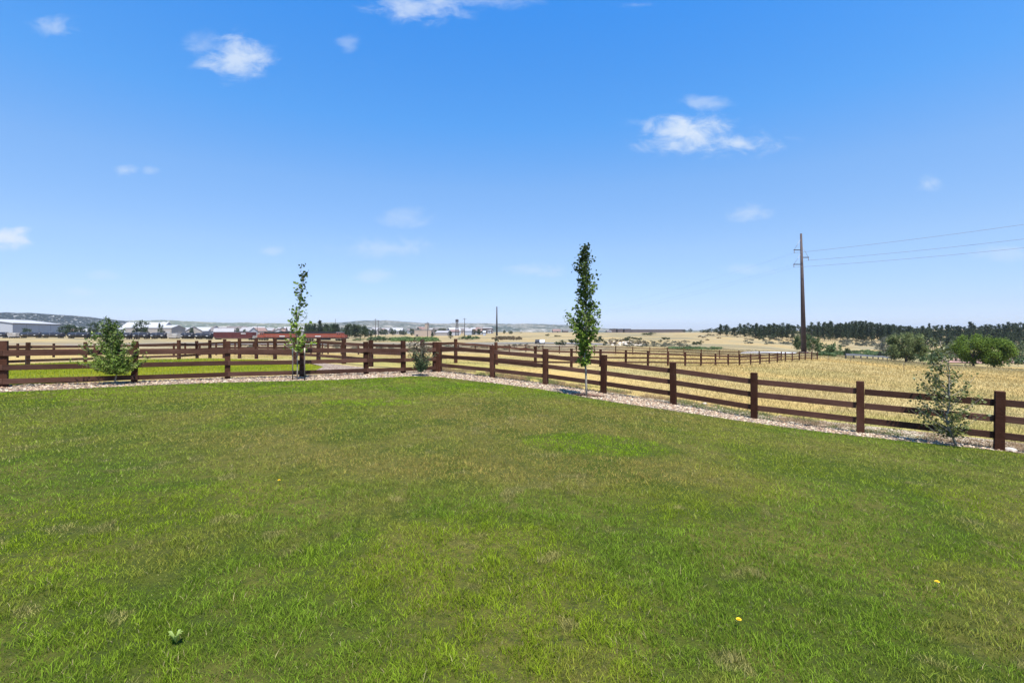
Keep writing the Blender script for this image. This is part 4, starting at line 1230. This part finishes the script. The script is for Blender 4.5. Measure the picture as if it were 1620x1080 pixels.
building(764, 768, 523.2, 420, 6, M['white_wall'], M['white_roof'], 'tiny white shed in the dry field left of the dark pole', roof_h=.3)
building(875, 887, 520.8, 545, 12, M['tan_wall'], M['red_roof'], 'farmhouse with a brown roof on the tan crest left of the maple', roof_h=.5, wins=((.1, .4, 1.5, 1.2),))
building(891, 899, 521.5, 560, 12, M['brown_panel'], M['dark_roof'], 'dark barn on the tan crest left of the maple', roof_h=.4)
building(961, 968, 522.3, 560, 10, M['white_wall'], M['dark_roof'], 'white cottage with a dark roof on the crest right of the maple', roof_h=.6)
for px0, px1, lab in ((967.5, 975, 'brown boxy block on the crest, left of three in a row'), (977, 986, 'brown boxy block on the crest, middle of three in a row'), (988, 998, 'brown boxy block on the crest, right of three in a row')):
    building(px0, px1, 520.0, 575, 14, M['brown_panel'], M['dark_roof'], lab, gable=False, group='three brown blocks on the crest')
building(998.6, 1084, 520.9, 640, 20, M['brown_panel'], M['grey_roof'], 'very long low brown building along the skyline right of the three blocks', gable=False)
building(672, 677.5, 511.5, 430, 5, M['tan_wall'], M['tan_wall'], 'tan silo tower rising behind the block building', gable=False, name='silo', cat='silo')
# houses of the town
HW = [M['white_wall'], M['beige_wall'], M['tan_wall'], M['white_wall']]; HR = [M['grey_roof'], M['grey_roof'], M['dark_roof'], M['red_roof'], M['white_roof']]
hl_ = 'small pale house in the distant town behind the train'
def house(px, Z, hgt, wid, label, group):
    x = (px - CX) / F * Z; z = tz(x, Z)
    e = empty('house', (x, Z, z - .5), label, 'house', group, random.uniform(-1.2, 1.2))
    w, d = wid, wid * .7; hw = hgt * .6 + .5; H = hgt + .5
    MB().add([(-w / 2, -d / 2, 0), (w / 2, -d / 2, 0), (w / 2, d / 2, 0), (-w / 2, d / 2, 0), (-w / 2, -d / 2, hw), (w / 2, -d / 2, hw), (w / 2, d / 2, hw), (-w / 2, d / 2, hw), (-w / 2, 0, H), (w / 2, 0, H)],
             [(0, 1, 5, 4), (1, 2, 6, 9, 5), (2, 3, 7, 6), (3, 0, 4, 8, 7)]).build('wall', random.choice(HW), e)
    rb = MB()
    for s_ in (-1, 1):
        rb.add([(-w / 2 - .4, s_ * (d / 2 + .4), hw - .3), (w / 2 + .4, s_ * (d / 2 + .4), hw - .3), (w / 2 + .4, 0, H + .05), (-w / 2 - .4, 0, H + .05), (-w / 2 - .4, s_ * (d / 2 + .4), hw), (w / 2 + .4, s_ * (d / 2 + .4), hw), (w / 2 + .4, 0, H + .35), (-w / 2 - .4, 0, H + .35)], [(0, 1, 2, 3), (4, 5, 6, 7), (0, 1, 5, 4), (0, 3, 7, 4), (1, 2, 6, 5)])
    rb.build('roof', random.choice(HR), e)
    for q in range(3):
        MB().box((-w / 3 + q * w / 3, -d / 2 - .03, hw * .5), (1.2, .08, 1.3)).build('window', M['glass'], e)
for k in range(64):
    hx = random.uniform(268, 480); hl_ = 'small pale house of the distant town ' + ('above the tank cars' if hx < 340 else 'above the maroon hopper car' if hx < 405 else 'above the left orange locomotive')
    house(hx, random.choice([440, 500, 560, 640, 720]) * random.uniform(.95, 1.05), random.uniform(6.5, 9), random.uniform(10, 17), hl_, 'houses of the town behind the train')
for k in range(34):
    hx = random.uniform(588, 775)
    house(hx, random.uniform(520, 800), random.uniform(6.5, 8.5), random.uniform(10, 15), 'small distant town house ' + ('left of the tan block building' if hx < 656 else 'between the tan block building and the lattice tower' if hx < 723 else 'between the lattice tower and the dark pole'), 'houses of the town in the middle')
for k in range(12):
    house(random.uniform(105, 165), random.uniform(520, 800), random.uniform(6.5, 8.5), random.uniform(10, 15), 'small pale house below the wooded hill at the far left', 'houses below the wooded hill')

# ------------------------------------------------------------------ far hills
def hill_build(c_dark, c_light, sc, thr):
    def b(t, p):
        n1 = t.noise(p, sc, 5, .7); n2 = t.noise(p, sc * 6, 4, .7); n3 = t.noise(p, sc * 14, 2, .5)
        c = t.mix(t.maprange(n1, thr - .08, thr + .08), (*c_dark, 1), (*c_light, 1))
        c = t.mix(t.maprange(n2, .45, .58, 0, .85), c, (*c_dark, 1))
        return t.mix(t.maprange(n3, .62, .66, 0, .75), c, (.45, .43, .4, 1))
    return b
def ridge(name, sky_px, Z, depth, m, nx=300, rough=1.0, seed=0, foot=-6):
    xs = np.array([p[0] for p in sky_px]); ys = np.array([p[1] for p in sky_px])
    px = np.linspace(xs[0], xs[-1], nx); top = EYE + (HY - np.interp(px, xs, ys)) / F * Z
    ny = 26; t = np.linspace(-1, 1, ny)
    PX, T = np.meshgrid(px, t)
    Yd = Z + T * depth; Xd = (PX - CX) / F * Z * (1 + T * depth / Z * .15)
    prof = np.cos(T * np.pi / 2) ** .8
    h = foot + (top[None] - foot) * prof
    h += (fbm(Xd / (Z * .03) + seed, Yd / (Z * .03), 4) - .5) * rough * Z * .006 * (1 - .75 * (prof > .99)) * prof
    h += (fbm(Xd / (Z * .003) + seed, Yd / (Z * .01), 3) - .5) * rough * Z * .0016 * prof
    V_ = np.c_[Xd.ravel(), Yd.ravel(), h.ravel()]
    i, j = np.meshgrid(np.arange(ny - 1), np.arange(nx - 1), indexing='ij'); i = i.ravel(); j = j.ravel()
    Fq_ = np.c_[i * nx + j, i * nx + j + 1, (i + 1) * nx + j + 1, (i + 1) * nx + j]
    tag(link(name, np_mesh(name, V_, Fq_, m, smooth=True)), kind='structure')
M['hill_wood'] = principled('wooded_hill', rough=.95, spec=.02, build=hill_build((.03, .036, .034), (.10, .095, .075), .006, .62))
M['hill_dry'] = principled('dry_hill', rough=.95, spec=.02, build=hill_build((.085, .10, .065), (.2, .19, .12), .0016, .5))
M['hill_town'] = principled('town_slope', rough=.95, spec=.02, build=hill_build((.06, .07, .055), (.24, .22, .18), .003, .5))
ridge('wooded_hill', [(-500, 500), (-200, 494), (-60, 493.5), (0, 495.5), (20, 496.5), (48, 495), (60, 495.5), (72, 496.5), (85, 498.5), (105, 499), (120, 501), (140, 504), (155, 507), (170, 510.5), (200, 516), (240, 522), (280, 526)], 2100, 700, M['hill_wood'], rough=1.2, seed=3)
ridge('dry_mesa', [(120, 520), (170, 511), (210, 508.5), (260, 507), (285, 507.5), (315, 509), (340, 510.5), (400, 511), (440, 512), (480, 512), (520, 510), (545, 510), (590, 512), (640, 515), (700, 520), (760, 525)], 4200, 1100, M['hill_dry'], rough=.8, seed=9)
ridge('town_ridge', [(480, 524), (520, 516), (560, 510.5), (585, 508.2), (620, 507.5), (650, 510), (680, 511.5), (710, 512.3), (740, 511.6), (780, 512.5), (830, 512.6), (870, 513.5), (900, 515), (930, 518), (960, 520.5), (1000, 521.3), (1100, 522.5), (1200, 523.5), (1300, 525)], 3600, 1000, M['hill_town'], nx=420, rough=.8, seed=21)

# ------------------------------------------------------------------ poles and wires
def steel_pole():
    Z = 100.; x = (1272 - CX) / F * Z; z = tz(x, Z)
    top = EYE + (HY - 369.5) / F * Z - z
    e = empty('utility_pole', (x, Z, z), 'tall tapered brown steel utility pole at the end of the field fence', 'utility pole')
    lean = -.62
    def ax(h): return lean * h / top
    MB().tube([(0, 0, -.5), (ax(top * .5), 0, top * .5), (ax(top), 0, top)], [.52, .36, .19], 16).build('shaft', M['steel_pole'], e)
    MB().tube([(0, 0, -.2), (0, 0, .35)], [.8, .8], 16).build('base_collar', M['steel_pole'], e)
    tips = []
    for yp, s_, L_ in ((395.5, -1, 1.45), (407.2, 1, 1.35), (418.2, -1, 1.6)):
        h = EYE + (HY - yp) / F * Z - z
        xa = ax(h)
        arm = MB().box((xa + s_ * (L_ / 2 + .15), 0, h), (L_, .16, .16)).build('cross_arm', M['dark_pole'], e)
        MB().tube([(xa + s_ * (.25), 0, h + 2.1), (xa + s_ * L_, 0, h + .1)], .035, 6).build('brace', M['grey_metal'], arm)
        tipx = xa + s_ * (L_ + .05)
        MB().tube([(tipx, 0, h - .08), (tipx, 0, h - .2), (tipx, 0, h - .35), (tipx, 0, h - .6)], [.05, .09, .05, .09], 8).build('insulator', M['grey_metal'], arm)
        tips.append(Vector((x + tipx, Z, z + h - .6)))
    return tips
tips = steel_pole()
def thin_pole(px, ytop, ybase, Z, wpx, label, arms=0, m='dark_pole'):
    x, y, z = at(px, Z)
    h = EYE + (HY - ytop) / F * Z - z; r_ = wpx / 2 / F * Z
    e = empty('utility_pole', (x, y, z), label, 'utility pole')
    MB().tube([(0, 0, -.5), (0, 0, h)], [r_ * 1.15, r_ * .7], 8).build('shaft', M[m], e)
    for k in range(arms):
        MB().box((0, 0, h - .8 - k * 1.8), (2.6, .18, .18)).build('cross_arm', M[m], e)
    return Vector((x, y, z + h))
p2 = thin_pole(786, 485, 534, 400, 2.6, 'tall plain dark pole standing in the middle of the view')
thin_pole(594, 504, 528, 380, 1.0, 'thin distant pole, left one of a close pair', 1)
thin_pole(598.5, 506, 528, 395, 1.0, 'thin distant pole, right one of a close pair', 1)
thin_pole(676.5, 509, 530, 380, .9, 'thin distant pole in front of the tan block building', 1)
thin_pole(735, 503, 530, 370, 1.1, 'thin distant pole right of the lattice tower', 1)
thin_pole(407, 514, 524, 440, .9, 'thin distant pole among the houses behind the train')
thin_pole(530.5, 504.5, 515, 420, .8, 'thin distant mast rising from the grove behind the locomotive')
def wire(a, b, sag, label, group, r_=.022):
    pts = []
    for k in range(25):
        t = k / 24; p = a.lerp(b, t); p.z -= sag * 4 * t * (1 - t); pts.append(p)
    o = Vector(pts[0])
    tag(MB().tube([p - o for p in pts], r_, 5, False).build('power_wire', M['wire'], None, o), label, 'wire', group)
names = ('upper', 'middle', 'lower')
for k, (tp, yr) in enumerate(zip(tips, (349, 375, 391))):
    Zr = 60.; zr_h = (HY - yr - [7, 5, 4][k]) / F
    # run to the next pole, off to the right and nearer
    b = Vector(((1750 - CX) / F * 76, 76, EYE + (HY - (yr - 13)) / F * 76))
    wire(tp, b, .35, f'{names[k]} power wire running right from the steel pole', 'wires right of the steel pole', .028)
    c = p2 + Vector((0, 0, -.5 - 1.4 * k))
    wire(tp, c, 9.0, f'{names[k]} faint power wire receding left from the steel pole', 'wires left of the steel pole', .008)
# lattice tower
x, y, z = at(723, 430); h = EYE + (HY - 503.5) / F * 430 - z
e = empty('lattice_tower', (x, y, z), 'dark lattice antenna tower among the distant buildings', 'tower')
mb = MB()
for sx in (-1, 1):
    for sy in (-1, 1): mb.tube([(sx * 1.3, sy * 1.3, 0), (sx * .7, sy * .7, h * .9)], .16, 4)
nseg = 7
for k in range(nseg):
    a0 = h * .9 * k / nseg; a1 = h * .9 * (k + 1) / nseg; w0 = 1.3 - .6 * k / nseg; w1 = 1.3 - .6 * (k + 1) / nseg
    for sy in (-1, 1): mb.tube([(-w0, sy * w0, a0), (w1, sy * w1, a1)], .1, 4, False); mb.tube([(w0, sy * w0, a0), (-w1, sy * w1, a1)], .1, 4, False)
mb.build('lattice', M['dark_pole'], e)
mb = MB()
for k in range(6):
    a = k * math.pi / 3; mb.box((math.cos(a) * 1.1, math.sin(a) * 1.1, h * .86), (.5, .5, 2.4))
mb.build('antenna_cluster', M['dark_pole'], e)
MB().tube([(0, 0, h * .8), (0, 0, h)], .12, 5).build('mast', M['dark_pole'], e)

# ------------------------------------------------------------------ train
T0 = np.array(((549 - CX) / F * 250, 250.)); T1 = np.array(((0 - CX) / F * 325, 325.)); TD = (T1 - T0) / np.hypot(*(T1 - T0))
TANG = math.atan2(-TD[1], -TD[0])
def track_h(s_):
    Zs = T0[1] + TD[1] * s_
    return EYE - np.interp(s_, [0, 60, 150, 280, 400], [14.0, 13.4, 11.6, 9.6, 8.6]) / F * Zs
def s_of(px):
    x, y = on_line(px, tuple(T0), tuple(TD)); return (x - T0[0]) * TD[0] + (y - T0[1]) * TD[1]
# railway embankment with ballast and rails
M['ballast'] = principled('ballast', (.22, .19, .17), var=.3, scale=2)
ss = np.linspace(-160, 430, 100); Vv = []; 
nrm2 = np.array((-TD[1], TD[0])); 
for s_ in ss:
    c = T0 + TD * s_; hh_ = track_h(max(0, s_))
    for w, dz in ((-9, -2.4), (-2.2, -.55), (2.2, -.55), (9, -2.4)): Vv.append((c[0] + nrm2[0] * w, c[1] + nrm2[1] * w, hh_ + dz))
Fv = [(q * 4 + k, q * 4 + k + 1, q * 4 + k + 5, q * 4 + k + 4) for q in range(len(ss) - 1) for k in range(3)]
tag(link('railway_embankment', np_mesh('railway_embankment', Vv, Fv, M['ballast'])), kind='structure')
mb = MB()
for w in (-.72, .72):
    mb.tube([tuple(T0 + TD * s_ + nrm2 * w) + (track_h(max(0, s_)) - .08,) for s_ in ss], .07, 4, False)
tag(mb.build('railway_rails', M['frame_black']), 'pair of steel rails under the train', 'rails')

def truck(e, x):
    mb = MB().box((x, 0, .55), (2.6, 1.9, .45)); bo = mb.build('bogie', M['frame_black'], e)
    for dx in (-.85, .85):
        wm_ = MB()
        for sy in (-.78, .78): wm_.tube([(x + dx, sy - .06, .45), (x + dx, sy + .06, .45)], .45, 14)
        wm_.build('wheelset', M['frame_black'], bo)
def place_car(name, sc, label, cat, group='freight train'):
    c = T0 + TD * sc
    return empty(name, (c[0], c[1], float(track_h(sc))), label, cat, group, TANG)
def tank_car(sc, L_, label):
    e = place_car('tank_car', sc, label, 'tank car')
    for s_ in (-1, 1): truck(e, s_ * (L_ / 2 - 2.6))
    r_ = 1.6; zc = 2.5; hl2 = L_ / 2 - .4
    MB().tube([(-hl2 - .0, 0, zc), (-hl2 + .25, 0, zc), (-hl2 + .8, 0, zc), (hl2 - .8, 0, zc), (hl2 - .25, 0, zc), (hl2, 0, zc)], [r_ * .55, r_ * .88, r_, r_, r_ * .88, r_ * .55], 20).build('tank', M['tank_black'], e)
    MB().box((0, 0, 1.02), (L_ - .6, .5, .3)).build('frame', M['frame_black'], e)
    MB().tube([(0, 0, zc + r_ - .1), (0, 0, zc + r_ + .22)], .5, 12).build('dome', M['tank_black'], e)
    mb = MB()
    for dx in (-1.4, 1.4):
        mb.tube([(dx, -.8, zc + r_ - .3), (dx, -.8, zc + r_ + .35)], .04, 4)
    mb.tube([(-1.4, -.8, zc + r_ + .35), (1.4, -.8, zc + r_ + .35)], .04, 4); mb.build('railing', M['grey_metal'], e)
    MB().tube([(-.3, -r_ - .12, 1.1), (-.3, -r_ - .12, zc + 1.2)], .05, 4).build('ladder', M['grey_metal'], e)
    for fx in (-.32, .3):
        MB().box((fx * L_, -r_ * .985 - .02, zc - .1), (1.5, .03, .35)).build('marking', M['print_white'], e)
def hopper(sc, L_, label, m, H=4.4, name='hopper_car'):
    e = place_car(name, sc, label, 'hopper car')
    for s_ in (-1, 1): truck(e, s_ * (L_ / 2 - 2.3))
    hb = L_ / 2 - .5
    MB().add([(x_, y_, z_) for y_ in (-1.5, 1.5) for x_, z_ in ((-hb, 1.9), (-hb * .84, 1.2), (hb * .84, 1.2), (hb, 1.9), (hb, H), (-hb, H))],
             [(0, 1, 2, 3, 4, 5), (6, 11, 10, 9, 8, 7), (0, 6, 7, 1), (1, 7, 8, 2), (2, 8, 9, 3), (3, 9, 10, 4), (4, 10, 11, 5), (5, 11, 6, 0)]).build('body', m, e)
    rib = MB().box((0, 0, 0), (.14, .12, H - 2.2)).mesh('side_rib', m)
    for k in range(11): link('side_rib', rib, e, (-hb + hb * 2 * k / 10, -1.56, (H + 2.1) / 2))
    MB().box((0, 0, .95), (L_ - .4, .5, .3)).build('frame', M['frame_black'], e)
    MB().box((0, 0, H + .08), (L_ - 1.6, 1.1, .15)).build('roof_walk', M['grey_metal'], e)
    for s_ in (-1, 1):
        MB().box((s_ * (hb - .1), 0, 1.9), (.25, 2.4, 1.5)).build('end_platform', M['car_grey'], e)
    MB().box((hb * .55, -1.575, H - .7), (3.2, .03, .45)).build('marking', M['print_white'], e)
def loco(sc, L_, label, facing=1):
    e = place_car('locomotive', sc, label, 'locomotive')
    for s_ in (-1, 1):
        bo = MB().box((s_ * (L_ / 2 - 4), 0, .62), (5.0, 2.3, .62)).build('bogie', M['frame_black'], e)
        for dx in (-1.7, 0, 1.7):
            wm_ = MB()
            for sy in (-.8, .8): wm_.tube([(s_ * (L_ / 2 - 4) + dx, sy - .07, .52), (s_ * (L_ / 2 - 4) + dx, sy + .07, .52)], .52, 14)
            wm_.build('wheelset', M['frame_black'], bo)
    MB().box((0, 0, 1.35), (L_, 3.0, .5)).build('frame', M['frame_black'], e)
    MB().box((0, 0, .75), (5.6, 2.7, .75)).build('fuel_tank', M['frame_black'], e)
    f = facing
    MB().box((-f * 1.8, 0, 2.72), (L_ - 7.6, 2.3, 2.15)).build('engine_hood', M['loco_orange'], e)
    MB().box((-f * 1.8, 0, 4.27), (L_ - 7.9, 2.36, .94)).build('hood_top', M['frame_black'], e)
    for dx in (-6, -3.2, 0):
        MB().box((-f * 1.8 + f * dx, 0, 4.85), (1.9, 1.9, .22)).build('fan_housing', M['frame_black'], e)
    cab = MB().box((f * (L_ / 2 - 4.2), 0, 2.95), (2.9, 2.95, 2.7)).build('cab', M['loco_orange'], e)
    MB().box((f * (L_ / 2 - 4.2), 0, 4.42), (3.1, 3.05, .22)).build('cab_roof', M['grey_metal'], cab)
    MB().box((f * (L_ / 2 - 1.7), 0, 2.4), (2.0, 2.0, 1.6)).build('nose', M['loco_orange'], e)
    for dx in (-.65, .65): MB().box((f * (L_ / 2 - 4.2) + dx, -1.49, 3.6), (.8, .05, .7)).build('window', M['glass'], cab)
    MB().box((-f * 3.2, -1.165, 2.4), (3.6, .03, .5)).build('marking', M['print_white'], e)
    mb = MB()
    for k in range(9): mb.tube([(-L_ / 2 + .6 + k * (L_ - 1.2) / 8, -1.45, 1.6), (-L_ / 2 + .6 + k * (L_ - 1.2) / 8, -1.45, 2.6)], .03, 4, False)
    mb.tube([(-L_ / 2 + .6, -1.45, 2.6), (L_ / 2 - .6, -1.45, 2.6)], .03, 4, False); mb.build('handrail', M['grey_metal'], e)
ordn = ['first', 'second', 'third', 'fourth', 'fifth', 'sixth', 'seventh', 'eighth', 'ninth', 'tenth', 'eleventh']
tl = [(-55, -22), (-20, 13), (33, 66), (67, 101), (108, 143), (144, 178), (179, 210), (211, 238), (239, 265), (287, 308), (309, 337)]
for k, (a, b) in enumerate(tl):
    sa, sb = s_of(a), s_of(b)
    tank_car((sa + sb) / 2, abs(sa - sb) - .3, f'black tank car, {ordn[k]} tank car of the train counted from the left')
for a, b, lab in [(15, 31, 'short brown-grey hopper car between tank cars at the left end'), (267, 285, 'short pale grey hopper car between two black tank cars')]:
    sa, sb = s_of(a), s_of(b); hopper((sa + sb) / 2, abs(sa - sb) - .3, lab, M['car_grey'], 3.7)
sa, sb = s_of(340), s_of(404); hopper((sa + sb) / 2, abs(sa - sb) - .4, 'maroon covered hopper car left of the orange locomotives', M['car_maroon'], 4.5)
sa, sb = s_of(407), s_of(476); loco((sa + sb) / 2, abs(sa - sb) - .4, 'orange locomotive with a dark top behind the slender young tree, the left one', -1)
sa, sb = s_of(478), s_of(550); loco((sa + sb) / 2, abs(sa - sb) - .4, 'orange locomotive leading the train, the right one', 1)

# ------------------------------------------------------------------ vehicles
def car_thing(px, py, paint, label, rz, Z=None):
    x, y = gp(px, py) if Z is None else ((px - CX) / F * Z, Z)
    e = empty('parked_car', (x, y, tz(x, y) + .2), label, 'car', None, rz)
    prof = [(-2.2, .35), (-2.25, .8), (-2.1, .95), (-1.5, 1.0), (-.9, 1.5), (.6, 1.52), (1.3, 1.02), (2.1, .9), (2.25, .6), (2.2, .35)]
    vs = [(a, -.88, b) for a, b in prof] + [(a, .88, b) for a, b in prof]; n = len(prof)
    MB().add(vs, [tuple(range(n)), tuple(range(2 * n - 1, n - 1, -1))] + [(k, n + k, n + (k + 1) % n, (k + 1) % n) for k in range(n)]).build('body', paint, e)
    gp_ = [(-1.35, 1.03), (-.85, 1.44), (.55, 1.46), (1.12, 1.04)]
    for sy in (-.9, .9): MB().add([(a, sy - .02, b) for a, b in gp_] + [(a, sy + .02, b) for a, b in gp_], [(0, 1, 2, 3), (7, 6, 5, 4), (0, 4, 5, 1), (1, 5, 6, 2), (2, 6, 7, 3), (3, 7, 4, 0)]).build('side_window', M['glass'], e)
    for wx in (-1.4, 1.4):
        for sy in (-.8, .8): MB().tube([(wx, sy - .11, .34), (wx, sy + .11, .34)], .34, 14).build('wheel', M['tyre'], e)
car_thing(851, 544.2, M['tank_black'], 'dark car driving on the distant road left of the maple', 1.4)
car_thing(858, 544.4, M['paint_white'], 'white car driving on the distant road just right of a dark car', 1.45)
car_thing(1617, 574, M['paint_white'], 'white car on the dirt track at the right edge', .5)
# low guard rail on the far side of the field, right of the lone tree
pa, pb = gp(1338, 567), gp(1421, 568.5)
e = empty('guard_rail', (pa[0], pa[1], tz(*pa)), 'low grey-blue guard rail beyond the field left of the olive-green tree', 'guard rail')
L_ = math.hypot(pb[0] - pa[0], pb[1] - pa[1]); n = 11
for k in range(n):
    t = k / (n - 1); x = pa[0] + (pb[0] - pa[0]) * t; y = pa[1] + (pb[1] - pa[1]) * t
    MB().box((0, 0, .3), (.16, .16, 1.0)).build('post', M['dark_pole'], e, (x - e.location.x, y - e.location.y, tz(x, y) - e.location.z + .2))
    if k < n - 1:
        x2 = pa[0] + (pb[0] - pa[0]) * (k + 1) / (n - 1); y2 = pa[1] + (pb[1] - pa[1]) * (k + 1) / (n - 1)
        r_ = MB().box((0, 0, 0), (math.hypot(x2 - x, y2 - y) - .01, .08, .36)).build('rail', M['galv'], e, ((x + x2) / 2 - e.location.x, (y + y2) / 2 - .12 - e.location.y, (tz(x, y) + tz(x2, y2)) / 2 - e.location.z + .75))
        r_.rotation_euler = Vector((x2 - x, y2 - y, tz(x2, y2) - tz(x, y))).to_track_quat('X', 'Z').to_euler()
# red barrier rails by the dirt track
pa, pb = gp(1503, 568), gp(1528, 567.5)
for (a, b, lab) in ((1500, 1528, 'low reddish rail fence left of the bright green trees'), (1601, 1640, 'low reddish rail fence right of the bright green trees')):
    fence(pxline(list(np.linspace(a, b, 5)), 150, 150), lab, (1.0, .5), pm=thin_post, rm=thin_rail)
# survey stakes in the field
for px, yb, h in ((1430, 587, .75), (1346, 573, .6), (1363, 573, .5), (1310, 572, .5)):
    x, y = gp(px, yb); tag(MB().tube([(0, 0, -.1), (0, 0, h + .3)], .03, 5).build('marker_stake', M['dark_bark'], None, (x, y, tz(x, y))), {1430: 'thin dark marker stake in the golden field below the olive-green tree', 1346: 'thin marker stake at the far edge of the field below the lone tree', 1363: 'thin marker stake at the far edge of the field right of the lone tree', 1310: 'thin marker stake at the far field edge right of the field fence end'}[px], 'stake')

# ------------------------------------------------------------------ air
HAZE = 0.00006
if HAZE > 0:
    m, t, out = mat('haze')
    pv = t.n('ShaderNodeVolumePrincipled'); pv.inputs['Density'].default_value = HAZE; pv.inputs['Color'].default_value = (.8, .88, 1, 1); pv.inputs['Anisotropy'].default_value = .3
    t.l(pv.outputs[0], out.inputs['Volume'])
    hz = MB().box((0, 0, 70), (24000, 24000, 200)).build('haze', m)
    tag(hz, kind='stuff')
print('tris', sum(len(o.data.polygons) for o in bpy.data.objects if o.type == 'MESH'), 'objects', len(bpy.data.objects))
